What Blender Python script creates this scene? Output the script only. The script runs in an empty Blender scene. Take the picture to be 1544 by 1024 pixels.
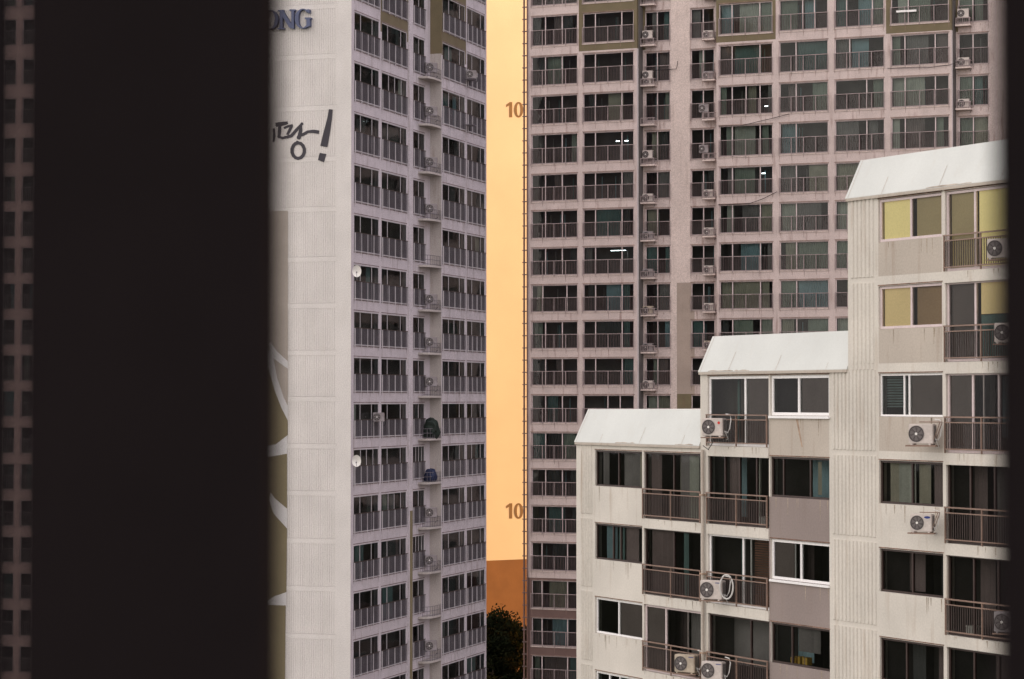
import bpy, bmesh, math, random
from mathutils import Vector, Matrix
R = math.radians
C = bpy.context.scene.collection
scn = bpy.context.scene

# ------------------------------------------------------------------ camera, sky, sun, exposure
FPX, W0, H0, HOR = 3646.0, 1544.0, 1024.0, 603.0
TILT = math.atan((HOR - H0/2)/FPX)
CAMZ = 39.0
cam_d = bpy.data.cameras.new('camera'); cam = bpy.data.objects.new('camera', cam_d); C.objects.link(cam)
cam.location = (0, 0, CAMZ); cam.rotation_euler = (R(90)+TILT, 0, 0)
cam_d.sensor_width = 36.0; cam_d.lens = 36.0*FPX/W0
cam_d.clip_start = 0.05; cam_d.clip_end = 4000
cam_d.dof.use_dof = True; cam_d.dof.focus_distance = 125.0
cam_d.dof.aperture_fstop = 5.2; cam_d.dof.aperture_blades = 0
scn.camera = cam

SUN_AZ, SUN_EL = 80.5, 9.0      # azimuth clockwise from +Y, elevation
w = bpy.data.worlds.new('World'); scn.world = w; w.use_nodes = True
nt = w.node_tree; bg = nt.nodes['Background']
sky = nt.nodes.new('ShaderNodeTexSky'); sky.sky_type = 'NISHITA'; sky.sun_disc = False
sky.sun_elevation = R(SUN_EL); sky.sun_rotation = R(SUN_AZ)
sky.air_density = 1.0; sky.dust_density = 4.0; sky.ozone_density = 0.6; sky.altitude = 50
# hazy evening sky: the Nishita sky under a thin veil, paler and warmer behind the viewer's left, cooler to the right
WN, WL = nt.nodes, nt.links
wtc = WN.new('ShaderNodeTexCoord'); dot = WN.new('ShaderNodeVectorMath'); dot.operation = 'DOT_PRODUCT'
WL.new(wtc.outputs['Generated'], dot.inputs[0]); dot.inputs[1].default_value = (-.78, -.62, 0)
mr = WN.new('ShaderNodeMapRange'); WL.new(dot.outputs['Value'], mr.inputs[0]); mr.inputs[1].default_value = -1; mr.inputs[2].default_value = 1
cr = WN.new('ShaderNodeMix'); cr.data_type = 'RGBA'; WL.new(mr.outputs[0], cr.inputs[0])
cr.inputs[6].default_value = (4.3, 4.2, 6.0, 1); cr.inputs[7].default_value = (12.8, 11.8, 10.9, 1)
wmx = WN.new('ShaderNodeMix'); wmx.data_type = 'RGBA'; wmx.inputs[0].default_value = .85
WL.new(sky.outputs[0], wmx.inputs[6]); WL.new(cr.outputs[2], wmx.inputs[7])
WL.new(wmx.outputs[2], bg.inputs[0]); bg.inputs[1].default_value = 0.10
sl = bpy.data.lights.new('sun', 'SUN'); so = bpy.data.objects.new('sun', sl); C.objects.link(so)
sl.energy = 2.6; sl.angle = R(0.6); sl.color = (1.0, 0.53, 0.13)
sd = Vector((math.sin(R(SUN_AZ))*math.cos(R(SUN_EL)), math.cos(R(SUN_AZ))*math.cos(R(SUN_EL)), math.sin(R(SUN_EL))))
so.rotation_euler = sd.to_track_quat('Z', 'Y').to_euler(); so.location = (60, 150, 120)
vs = scn.view_settings; vs.view_transform = 'Standard'; vs.look = 'None'; vs.gamma = 1
vs.exposure = 0.95
scn.render.engine = 'CYCLES'
scn.cycles.max_bounces = 6; scn.cycles.transparent_max_bounces = 12

# ------------------------------------------------------------------ materials
def mat(name, col, rough=0.7, var=0.12, vscale=1.2, streak=0.0, streak_col=(0.16, 0.10, 0.07), bump=0.0,
        grain=0.10, spec=0.3, metal=0.0, emit=None, estr=0.0):
    m = bpy.data.materials.new(name); m.use_nodes = True
    n = m.node_tree; N = n.nodes; L = n.links; b = N['Principled BSDF']
    b.inputs['Roughness'].default_value = rough; b.inputs['Metallic'].default_value = metal
    b.inputs['Specular IOR Level'].default_value = spec
    tc = N.new('ShaderNodeTexCoord')
    base = N.new('ShaderNodeRGB'); base.outputs[0].default_value = (*col, 1); cur = base.outputs[0]
    def noise(scale, vec=None, detail=3):
        t = N.new('ShaderNodeTexNoise'); t.inputs['Scale'].default_value = scale; t.inputs['Detail'].default_value = detail
        L.new(vec or tc.outputs['Object'], t.inputs['Vector']); return t.outputs[0]
    def ramp(v, a, b_, lo=0., hi=1.):
        r = N.new('ShaderNodeMapRange'); r.inputs[1].default_value = a; r.inputs[2].default_value = b_
        r.inputs[3].default_value = lo; r.inputs[4].default_value = hi; L.new(v, r.inputs[0]); return r.outputs[0]
    def mul(c, v):
        x = N.new('ShaderNodeMix'); x.data_type = 'RGBA'; x.blend_type = 'MULTIPLY'; x.inputs[0].default_value = 1
        L.new(c, x.inputs[6]); L.new(v, x.inputs[7]); return x.outputs[2]
    if var: cur = mul(cur, ramp(noise(vscale), .3, .7, 1-var, 1+var*.4))
    if grain: cur = mul(cur, ramp(noise(16, detail=6), .3, .7, 1-grain, 1+grain*.5))
    if streak:
        mp = N.new('ShaderNodeMapping'); L.new(tc.outputs['Object'], mp.inputs[0]); mp.inputs['Scale'].default_value = (3.2, 3.2, .35)
        f = ramp(noise(1.0, mp.outputs[0], 4), .56, .74, 0, streak)
        x = N.new('ShaderNodeMix'); x.data_type = 'RGBA'; L.new(f, x.inputs[0]); L.new(cur, x.inputs[6])
        x.inputs[7].default_value = (*streak_col, 1); cur = x.outputs[2]
    L.new(cur, b.inputs['Base Color'])
    if bump:
        bp = N.new('ShaderNodeBump'); bp.inputs['Strength'].default_value = bump; bp.inputs['Distance'].default_value = .02
        L.new(noise(30), bp.inputs['Height']); L.new(bp.outputs[0], b.inputs['Normal'])
    if emit:
        b.inputs['Emission Color'].default_value = (*emit, 1); b.inputs['Emission Strength'].default_value = estr
    return m

def glass(name, tint=(.75, .82, .80), refl=1.0):
    m = bpy.data.materials.new(name); m.use_nodes = True
    N = m.node_tree.nodes; L = m.node_tree.links; N.remove(N['Principled BSDF'])
    out = N['Material Output']; tr = N.new('ShaderNodeBsdfTransparent'); tr.inputs[0].default_value = (*tint, 1)
    gl = N.new('ShaderNodeBsdfGlossy'); gl.inputs['Roughness'].default_value = .04; gl.inputs[0].default_value = (refl, refl, refl, 1)
    fr = N.new('ShaderNodeFresnel'); fr.inputs[0].default_value = 1.5
    tc = N.new('ShaderNodeTexCoord'); tn = N.new('ShaderNodeTexNoise'); tn.inputs['Scale'].default_value = .9
    bp = N.new('ShaderNodeBump'); bp.inputs['Strength'].default_value = .15; bp.inputs['Distance'].default_value = .05
    L.new(tc.outputs['Object'], tn.inputs[0]); L.new(tn.outputs[0], bp.inputs['Height']); L.new(bp.outputs[0], gl.inputs['Normal'])
    mx = N.new('ShaderNodeMixShader'); L.new(fr.outputs[0], mx.inputs[0]); L.new(tr.outputs[0], mx.inputs[1]); L.new(gl.outputs[0], mx.inputs[2])
    L.new(mx.outputs[0], out.inputs[0]); return m

M = dict(
    gable=mat('white_wall_paint', (.62, .585, .565), .8, .08, .5, .10, (.45,.40,.33), grain=.16),
    a_wall=mat('grey_white_concrete_paint', (.56, .51, .54), .8, .12, 1.1, .4, grain=.26),
    a_side=mat('beige_wall_paint', (.47, .425, .405), .8, .12, .6, .3, grain=.22),
    olive=mat('olive_wall_paint', (.16, .13, .078), .8, .12, 1.0, .3),
    c_side_lit=mat('recess_side_painted_light', (.80, .73, .73), .8, .1, .6, .2),  # wall colour lightened to imitate light falling on the recess sides
    d_wall=mat('pale_pink_concrete_paint', (.66, .46, .43), .8),
    c_wall=mat('pinkish_concrete_paint', (.57, .475, .455), .8, .13, .9, .6, (.20, .11, .09), grain=.22),
    c_pier=mat('pale_concrete_paint', (.63, .525, .49), .8, .10, .5, .22, grain=.26),
    c_taupe=mat('taupe_wall_paint', (.36, .29, .25), .8, .12, .6, .15),
    brown=mat('brown_base_paint', (.15, .095, .085), .8, .15, .8, .2),
    n_wall=mat('cream_plaster', (.62, .58, .525), .85, .12, .45, .45, (.36, .27, .2), bump=.12, grain=.09),
    n_beige=mat('beige_plaster', (.475, .42, .365), .85, .11, .5, .4, (.28, .2, .15), bump=.12, grain=.10),
    n_brown=mat('brown_grey_plaster', (.275, .225, .21), .85, .10, .5, .15, bump=.12, grain=.10),
    n_roof=mat('white_metal_roofing', (.56, .575, .55), .6, .08, .4, .18, (.48, .44, .38), grain=.04),
    rust=mat('rusty_trim', (.42, .30, .22), .85, .4, 3, .5),
    frame=mat('pinkish_white_aluminium', (.62, .52, .52), .45, .1, 2),
    a_frame=mat('white_aluminium', (.52, .49, .51), .4, .1, 2),
    white=mat('white_pvc_frame', (.82, .80, .80), .4, .04, 2),
    dframe=mat('dark_bronze_aluminium', (.05, .032, .028), .4, .2, 2),
    rail=mat('brown_metal_railing', (.13, .09, .09), .5, .2, 2),
    rail_l=mat('pinkish_grey_railing', (.34, .275, .275), .5, .15, 2),
    a_rail=mat('grey_mauve_railing', (.15, .133, .152), .5, .15, 2),
    n_rail=mat('copper_brown_railing', (.24, .16, .125), .4, .2, 2),
    n_bal=mat('dark_baluster_metal', (.07, .05, .045), .5, .2, 2),
    glass=glass('window_glass', (.75,.82,.80), .55), nglass=glass('near_window_glass', (.85, .88, .86), .28),
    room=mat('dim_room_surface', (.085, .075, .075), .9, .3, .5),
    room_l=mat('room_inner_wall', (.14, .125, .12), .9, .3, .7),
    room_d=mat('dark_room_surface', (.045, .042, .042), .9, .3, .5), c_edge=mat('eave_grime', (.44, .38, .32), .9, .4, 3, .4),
    ac_y=mat('yellowed_casing', (.47, .40, .32), .5, .25, 3, .35), ac_g=mat('grimy_grey_casing', (.30, .27, .28), .5, .3, 3, .35),
    ac=mat('off_white_casing', (.56, .50, .47), .5, .12, 3, .15), ac_d=mat('dark_fan_grille', (.06, .05, .05), .5, .2, 6),
    ac_m=mat('grey_fan_blade', (.16, .14, .14), .5, .1, 6), fin=mat('dark_coil_fins', (.05, .048, .05), .5, .3, 20),
    hose=mat('white_insulated_hose', (.6, .58, .56), .6), cable=mat('black_cable', (.03, .025, .025), .6),
    red=mat('red_mark', (.6, .03, .02), .5), blue=mat('dark_blue_mark', (.02, .04, .2), .5),
    letter=mat('slate_blue_letter', (.085, .10, .18), .45, .15, 2), ink=mat('dark_grey_paint_strokes', (.055, .05, .06), .8, .2, 1),
    mural_t=mat('mauve_taupe_mural_paint', (.40, .35, .31), .8, .1, .5), mural_o=mat('olive_brown_mural_paint', (.21, .175, .105), .8, .1, .5),
    mural_w=mat('pale_lilac_mural_paint', (.62, .60, .60), .8, .08, .5),
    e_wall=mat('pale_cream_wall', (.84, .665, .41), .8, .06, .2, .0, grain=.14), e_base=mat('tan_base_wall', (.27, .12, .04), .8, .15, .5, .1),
    e_num=mat('brown_number_paint', (.26, .15, .06), .8), dish=mat('white_dish', (.8, .77, .74), .5),
    tarp=mat('blue_tarp', (.022, .03, .075), .7, .3, 4), green=mat('dark_green_cover', (.02, .03, .025), .8, .3, 5),
    post=mat('dark_painted_metal_post', (.0085, .006, .0065), .9, .1, 3, spec=.1),
    bark=mat('bark', (.06, .04, .03), .9, .3, 3, bump=.5), grass=mat('dim_ground', (.06, .07, .04), .95, .3, .05),
    asphalt=mat('asphalt', (.05, .05, .05), .9, .2, .5), wood=mat('wooden_louvre', (.20, .10, .07), .6, .2, 2),
    blind_y_glow=mat('yellow_blind_sky_glow', (.74, .62, .27), .85, .06, 1, emit=(1., .80, .38), estr=.16), blind_g_glow=mat('olive_blind_sky_glow', (.42, .33, .19), .85, .1, 1, emit=(1., .75, .38), estr=.03),  # yellow colour and emission imitate sunset sky reflected in the panes
    blind_o_glow=mat('peach_blind_sky_glow', (.70, .54, .28), .85, .1, 1, emit=(1., .72, .35), estr=.10), blind_b=mat('tan_blind', (.40, .26, .15), .85, .12, 1),  # peach glow likewise stands in for reflected sunset; the tan one is plain
    teal=mat('teal_green_drape', (.10, .17, .16), .9, .2, 1), box_y=mat('yellow_cardboard', (.45, .28, .05), .7, .2, 5),
    slat=mat('dim_teal_venetian', (.15, .20, .19), .7, .2, 3), mesh=mat('grey_brown_insect_screen', (.15, .12, .115), .9, .12, 1.5),
    lampw=mat('lit_lamp', (.9, .9, .9), .5, emit=(.85, .95, 1.), estr=6.0), lampg=mat('lit_green_lamp', (.6, .9, .7), .5, emit=(.3, 1., .6), estr=3.0),
    lampy=mat('lit_warm_lamp', (.9, .8, .6), .5, emit=(1., .8, .45), estr=5.0),
)
CUR = [mat('curtain_'+n, c, .95, .2, 1.0) for n, c in [
    ('grey_green', (.26, .29, .25)), ('teal', (.12, .19, .19)), ('pale_blue', (.22, .32, .36)), ('beige', (.36, .33, .27)),
    ('grey', (.22, .20, .20)), ('mauve', (.20, .15, .15)), ('pale', (.42, .42, .38)), ('dark', (.08, .08, .08))]]

# ------------------------------------------------------------------ helpers
class MB:
    def __init__(s): s.v = []; s.f = []; s.m = []
    def quad(s, pts, mi=0):
        i = len(s.v); s.v += [tuple(p) for p in pts]; s.f.append(tuple(range(i, i+len(pts)))); s.m.append(mi)
    def box(s, x0, x1, y0, y1, z0, z1, mi=0):
        if x0 > x1: x0, x1 = x1, x0
        if y0 > y1: y0, y1 = y1, y0
        if z0 > z1: z0, z1 = z1, z0
        i = len(s.v)
        s.v += [(x0,y0,z0),(x1,y0,z0),(x1,y1,z0),(x0,y1,z0),(x0,y0,z1),(x1,y0,z1),(x1,y1,z1),(x0,y1,z1)]
        for f in ((0,3,2,1),(4,5,6,7),(0,1,5,4),(1,2,6,5),(2,3,7,6),(3,0,4,7)):
            s.f.append(tuple(i+k for k in f)); s.m.append(mi)
    def tube(s, pts, r, n=6, mi=0, cap=True):
        pts = [Vector(p) for p in pts]; rings = []
        for k, p in enumerate(pts):
            a = pts[max(0, k-1)]; b = pts[min(len(pts)-1, k+1)]; d = (b-a).normalized()
            u = d.cross(Vector((0,0,1))) if abs(d.z) < .9 else d.cross(Vector((0,1,0))); u.normalize(); v = d.cross(u)
            rr = r[k] if isinstance(r, (list, tuple)) else r
            i = len(s.v); s.v += [tuple(p + (u*math.cos(2*math.pi*q/n)+v*math.sin(2*math.pi*q/n))*rr) for q in range(n)]; rings.append(i)
        for a, b in zip(rings, rings[1:]):
            for q in range(n):
                s.f.append((a+q, a+(q+1)%n, b+(q+1)%n, b+q)); s.m.append(mi)
        if cap:
            s.f.append(tuple(rings[0]+q for q in range(n))); s.m.append(mi)
            s.f.append(tuple(rings[-1]+n-1-q for q in range(n))); s.m.append(mi)
    def prism(s, poly, fn, d0, d1, mi=0):     # poly list of (a,b); fn(a,b,d)->point
        n = len(poly); i = len(s.v)
        s.v += [tuple(fn(a, b, d0)) for a, b in poly] + [tuple(fn(a, b, d1)) for a, b in poly]
        s.f.append(tuple(range(i, i+n))); s.m.append(mi); s.f.append(tuple(i+n+n-1-k for k in range(n))); s.m.append(mi)
        for k in range(n):
            s.f.append((i+k, i+(k+1)%n, i+n+(k+1)%n, i+n+k)); s.m.append(mi)
    def build(s, name, mats, parent=None, kind=None, label=None, smooth=False):
        me = bpy.data.meshes.new(name); me.from_pydata(s.v, [], s.f)
        if not isinstance(mats, (list, tuple)): mats = [mats]
        for m_ in mats: me.materials.append(m_)
        me.polygons.foreach_set('material_index', s.m)
        if smooth: me.polygons.foreach_set('use_smooth', [True]*len(s.f))
        me.update()
        o = bpy.data.objects.new(name, me); C.objects.link(o)
        if parent: o.parent = parent
        if kind: o['kind'] = kind
        if label: o['label'] = label
        return o

def empty(name, loc, rz, label, cat, group=None):
    o = bpy.data.objects.new(name, None); C.objects.link(o); o.location = loc; o.rotation_euler = (0, 0, rz)
    o.empty_display_size = .5; tag(o, label, cat, group); return o
def tag(o, label, cat, group=None):
    o['label'] = label; o['category'] = cat
    if group: o['group'] = group
    return o
def copy_tree(o, parent=None):
    c = o.copy(); C.objects.link(c); c.parent = parent
    for ch in o.children:
        if ch.name.split('.')[0] not in ('badge', 'bracket'): copy_tree(ch, c)
    return c

def ray(px, py):
    a = (px-W0/2)/FPX; b = (H0/2-py)/FPX
    return Vector((a, math.cos(TILT)-math.sin(TILT)*b, math.sin(TILT)+math.cos(TILT)*b))

class Frame:           # a building's own axes: X along the facade, Y into the building, Z up
    def __init__(s, px, depth, rz):
        r = ray(px, HOR); t = depth/r.y
        s.P = Vector((r.x*t, depth, 0)); s.rz = R(rz)
        s.X = Vector((math.cos(s.rz), math.sin(s.rz), 0)); s.Y = Vector((-math.sin(s.rz), math.cos(s.rz), 0))
    def at(s, px, py, y=0.0):        # (X, z) on the plane Y=y
        r = ray(px, py); t = (s.P.dot(s.Y)+y)/r.dot(s.Y); w_ = r*t
        return (w_-s.P).dot(s.X), w_.z+CAMZ
    def side(s, px, py, x=0.0):      # (Y, z) on the plane X=x
        r = ray(px, py); t = (s.P.dot(s.X)+x)/r.dot(s.X); w_ = r*t
        return (w_-s.P).dot(s.Y), w_.z+CAMZ
    def world(s, x, y, z): return s.P + s.X*x + s.Y*y + Vector((0, 0, z))
    def x(s, px, y=0.0): return s.at(px, 560, y)[0]

def wall(mb, x0, x1, z0, z1, y, ops, paint, depth=.28, extra_x=(), extra_z=()):
    """flat wall on plane Y=y with real openings, reveals 'depth' deep; paint(xc,zc)->material index"""
    xs = sorted({x0, x1, *[o[0] for o in ops], *[o[1] for o in ops], *[e for e in extra_x if x0 < e < x1]})
    zs = sorted({z0, z1, *[o[2] for o in ops], *[o[3] for o in ops], *[e for e in extra_z if z0 < e < z1]})
    xs = [a for a in xs if x0 <= a <= x1]; zs = [a for a in zs if z0 <= a <= z1]
    for i in range(len(xs)-1):
        xc = (xs[i]+xs[i+1])/2; col = [o for o in ops if o[0] < xc < o[1]]
        run = None
        for j in range(len(zs)-1):
            zc = (zs[j]+zs[j+1])/2
            hole = any(o[2] < zc < o[3] for o in col); p = None if hole else paint(xc, zc)
            if run and run[1] == p: run[2] = zs[j+1]
            else:
                if run and run[1] is not None: mb.quad([(xs[i],y,run[0]),(xs[i+1],y,run[0]),(xs[i+1],y,run[2]),(xs[i],y,run[2])], run[1])
                run = [zs[j], p, zs[j+1]]
        if run and run[1] is not None: mb.quad([(xs[i],y,run[0]),(xs[i+1],y,run[0]),(xs[i+1],y,run[2]),(xs[i],y,run[2])], run[1])
    for a, b, c, d in ops:
        p = paint(a-.05, (c+d)/2); e = y+depth
        mb.quad([(a,y,c),(a,e,c),(a,e,d),(a,y,d)], p); mb.quad([(b,y,c),(b,y,d),(b,e,d),(b,e,c)], p)
        q = paint((a+b)/2, c-.05); mb.quad([(a,y,c),(b,y,c),(b,e,c),(a,e,c)], q)
        q = paint((a+b)/2, d+.05); mb.quad([(a,y,d),(a,e,d),(b,e,d),(b,y,d)], q)

def frame_bars(mb, x0, x1, z0, z1, y, fr, t=.055, d=.07, mi=0, rail=None):
    mb.box(x0, x1, y, y+d, z1-t, z1, mi); mb.box(x0, x1, y, y+d, z0, z0+t, mi)
    mb.box(x0, x0+t, y+.003, y+d-.003, z0+t, z1-t, mi); mb.box(x1-t, x1, y+.003, y+d-.003, z0+t, z1-t, mi)
    for f in fr:
        c = x0+(x1-x0)*f; mb.box(c-t/2, c+t/2, y+.003, y+d-.003, z0+t, z1-t, mi)
    if rail is not None: mb.box(x0+t, x1-t, y+.006, y+d-.006, rail-t*.4, rail+t*.4, mi)

def panes(mb, x0, x1, z0, z1, y, mi=0): mb.quad([(x0,y,z0),(x1,y,z0),(x1,y,z1),(x0,y,z1)], mi)

def pleats(mb, x0, x1, z0, z1, y, mi=0, pitch=.14, amp=.03, rng=random):
    n = max(4, int((x1-x0)/pitch)*2); i = len(mb.v)
    for k in range(n+1):
        x = x0+(x1-x0)*k/n; yy = y+amp*math.sin(k*math.pi*.97+x)*(.6+.6*rng.random())
        mb.v += [(x, yy, z0), (x, yy, z1)]
    for k in range(n):
        mb.f.append((i+2*k, i+2*k+2, i+2*k+3, i+2*k+1)); mb.m.append(mi)

def railing(mb, x0, x1, zb, zt, y, gap=.12, posts=4, br=.010, mi_r=0, mi_b=0, second=.0, pr=.022, mi_t=None):
    mb.box(x0, x1, y-.028, y+.028, zt-.045, zt, mi_r if mi_t is None else mi_t)
    if second: mb.box(x0, x1, y-.02, y+.02, zt-second-.035, zt-second, mi_r)
    mb.box(x0, x1, y-.02, y+.02, zb, zb+.04, mi_r)
    for k in range(posts+1):
        c = x0+.03+(x1-x0-.06)*k/posts; mb.box(c-pr, c+pr, y-.024, y+.024, zb-.10, zt-.046, mi_r)
    n = max(2, int((x1-x0)/gap)); top = zt-second-.036 if second else zt-.046
    for k in range(1, n):
        c = x0+(x1-x0)*k/n; mb.box(c-br, c+br, y-.010, y+.010, zb+.041, top, mi_b)

ORD = ['first','second','third','fourth','fifth','sixth','seventh','eighth','ninth','tenth','eleventh','twelfth','thirteenth',
       'fourteenth','fifteenth','sixteenth','seventeenth','eighteenth','nineteenth','twentieth']

# ------------------------------------------------------------------ ground
g = MB(); g.quad([(-1500,-600,0),(1500,-600,0),(1500,2500,0),(-1500,2500,0)])
g.build('ground', M['grass'], kind='structure')
g = MB(); g.quad([(-140,100,.004),(140,100,.004),(140,128,.004),(-140,128,.004)]); g.build('road', M['asphalt'], kind='structure')

# ------------------------------------------------------------------ air conditioner prototypes (front faces -Y, base at z=0)
def ac_proto(detail):
    e = empty('air_conditioner', (0,0,-50), 0, '', 'air conditioner')
    a = MB(); wd, dp, h = .82, .30, .62
    bm = bmesh.new(); bmesh.ops.create_cube(bm, size=1)
    bmesh.ops.scale(bm, vec=(wd, dp, h), verts=bm.verts); bmesh.ops.translate(bm, vec=(0, 0, h/2+.04), verts=bm.verts)
    bmesh.ops.bevel(bm, geom=list(bm.edges), offset=.02, segments=2, affect='EDGES')
    bm.verts.ensure_lookup_table(); a.v = [tuple(v.co) for v in bm.verts]; a.f = [tuple(v.index for v in f.verts) for f in bm.faces]; a.m = [0]*len(a.f); bm.free()
    for sx in (-.3, .3): a.box(sx-.03, sx+.03, -.17, .17, 0, .04)
    a.build('casing', M['ac'], e)
    cx, cz, r = -.14, h/2+.04, .255
    b = MB()
    def disc(rr, y, n=28, mi=0): b.quad([(cx+rr*math.cos(2*math.pi*k/n), y, cz+rr*math.sin(2*math.pi*k/n)) for k in range(n)], mi)
    disc(r, -dp/2-.004)
    n = 28
    for rr in ([r, r*.80, r*.62, r*.44] if detail else [r]):
        for k in range(n):
            a0, a1 = 2*math.pi*k/n, 2*math.pi*(k+1)/n
            b.quad([(cx+q*math.cos(t), -dp/2-.022, cz+q*math.sin(t)) for q, t in ((rr-.010,a0),(rr+.006,a0),(rr+.006,a1),(rr-.010,a1))], 1)
    for k in range(7):
        t = 2*math.pi*k/7
        b.quad([(cx+q*math.cos(t+o), -dp/2-.010, cz+q*math.sin(t+o)) for q, o in ((.05,-.3),(.22,-.05),(.22,.5),(.05,.3))], 1)
    gr = b.build('fan_grille', [M['ac_d'], M['ac_m']], e)
    b = MB(); b.quad([(cx+.045*math.cos(2*math.pi*k/12), -dp/2-.03, cz+.045*math.sin(2*math.pi*k/12)) for k in range(12)]); b.build('hub', M['dish'], gr)
    b = MB()
    for k in range(14): b.box(wd/2+.001, wd/2+.012, -.09, .12, .10+k*.037, .118+k*.037)
    b.build('side_louvre', M['fin'], e)
    if detail:
        b = MB()
        b.tube([(.40, .05, .2), (.50, .05, .15), (.56, .1, .3), (.58, .16, .62), (.50, .22, .78), (.3, .3, .8)], .022, 6)
        b.tube([(.40, -.02, .26), (.47, 0, .1), (.5, .1, -.06), (.35, .25, -.1)], .012, 6, 0)
        b.build('hose', M['hose'], e)
    else:
        b = MB(); b.tube([(.41, .0, .2), (.50, .02, .1), (.52, .1, -.15), (.40, .25, -.3)], .018, 5); b.build('hose', M['cable'], e)
    return e
AC_D, AC_S = ac_proto(True), ac_proto(False)
protos_used = set()
def place_ac(proto, fr, x, y, z, rz_local, label, group, scale=1.0, badge=None):
    if id(proto) not in protos_used: o = proto; protos_used.add(id(proto))
    else: o = copy_tree(proto)
    o.location = fr.world(x, y, z); o.rotation_euler = (0, 0, fr.rz+rz_local); o.scale = (scale,)*3
    tag(o, label, 'air conditioner', group)
    v = 3 if 'left tower' in label else sum(map(ord, label)) % 5
    if v in (1, 3):
        for ch in o.children:
            if ch.name.startswith('casing'):
                ch.data = ch.data.copy(); ch.data.materials[0] = M['ac_y' if v == 1 else 'ac_g']
    if badge:
        b = MB(); n = 14
        if badge == 'red': b.quad([(.26+.05*math.cos(2*math.pi*k/n), -.156, .50+.05*math.sin(2*math.pi*k/n)) for k in range(n)])
        elif badge == 'bar': b.box(.17, .37, -.156, -.149, .575, .60)
        else: b.quad([(.24+.12*math.cos(2*math.pi*k/n), -.156, .55+.045*math.sin(2*math.pi*k/n)) for k in range(n)])
        b.build('badge', M['red'] if badge == 'red' else M['blue'], o)
    return o

# ------------------------------------------------------------------ tower windows
def window_unit(fm, pm, cm, x0, x1, z0, z1, y, fr, rng, mi_f, curt, bright, inner=True, t=.07, d=.07):
    """frame, panes, and what stands behind them (curtains, inner door posts)"""
    frame_bars(fm, x0, x1, z0, z1, y, fr, t=t, d=d, mi=mi_f)
    panes(pm, x0+.02, x1-.02, z0+.02, z1-.02, y+.04)
    cuts = [0]+list(fr)+[1]
    for a, b in zip(cuts, cuts[1:]):
        if rng.random() < curt:
            c = rng.choices(range(8), weights=bright)[0]
            xa, xb = x0+(x1-x0)*a, x0+(x1-x0)*b; s = rng.random()
            if s < .35: xa += (xb-xa)*rng.uniform(.2, .5)
            elif s < .6: xb -= (xb-xa)*rng.uniform(.2, .5)
            pleats(cm, xa+.03, xb-.03, z0+.06, z1-.02, y+.25+rng.random()*.3, c, rng=rng)
    for k in range(rng.choice((1, 2, 3)) if inner else 0):        # inner balcony door posts
        c = x0+(x1-x0)*rng.uniform(.2, .8); cm.box(c-.03, c+.03, y+1.05, y+1.11, z0+.02, z1-.25, rng.choice((1, 2, 4)))

def interior(x0, x1, zs, ylist, partx, parent, depth=2.4):
    m = MB()
    ymin = min(ylist)
    for (a, b, y) in partx:       # strips: x range and window plane
        for zt, zb in zs:
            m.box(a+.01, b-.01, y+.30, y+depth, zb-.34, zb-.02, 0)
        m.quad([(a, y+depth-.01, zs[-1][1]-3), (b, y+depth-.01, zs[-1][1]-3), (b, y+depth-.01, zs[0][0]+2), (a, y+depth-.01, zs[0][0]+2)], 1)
        m.box(b-.06, b+.06, y+.30, y+depth, zs[-1][1]-3, zs[0][0]+2, 1)
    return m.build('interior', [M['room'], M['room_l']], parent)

# ================================================================== RIGHT REAR TOWER
FC = Frame(794, 184.0, -23.0)
tc = empty('apartment_tower', FC.world(0,0,0), FC.rz, 'pinkish grey apartment tower spanning the upper right behind the white-roofed block', 'building')
hy = [-96, -35, 25.4, 85.8, 145.3, 203.2, 263.5, 318.2, 374.4, 430, 485, 540.4, 595.6, 652, 707, 762.4, 817.5, 874.4, 931, 988, 1044]
heads = [FC.at(803, y)[1] for y in hy]
while heads[-1] > 4: heads.append(heads[-1]-2.8)
pitch = [heads[i]-heads[i+1] for i in range(len(heads)-1)]+[2.8]
rowsC = [(h, h-p*.745) for h, p in zip(heads, pitch)]     # opening top, bottom
XC = lambda px, y=0: FC.x(px, y)
NI = 1.15
colsC = [  # px0, px1, plane, mullions, kind
    (801, 871, 0, (.30, .66), 'bal'), (879, 956, 0, (.24, .76), 'bal'), (973, 1011, NI, (.48,), 'niche'), (1042, 1078, NI, (.52,), 'niche2'),
    (1085, 1166, 0, (.24, .76), 'bal'), (1176, 1250, 0, (.34,), 'bal'), (1260, 1335, 0, (.64,), 'bal'), (1345, 1433, 0, (.24, .76), 'bal'),
    (1447, 1493, NI, (.48,), 'niche')]
colx = [(XC(a, p), XC(b, p), p, f, k) for a, b, p, f, k in colsC]
TOPC = heads[0]+4.5; LENC = 82.0
xe1, xe2, xe3 = XC(961, 0), XC(1081, 0), XC(1437, 0)     # edges of the projecting blocks
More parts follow.
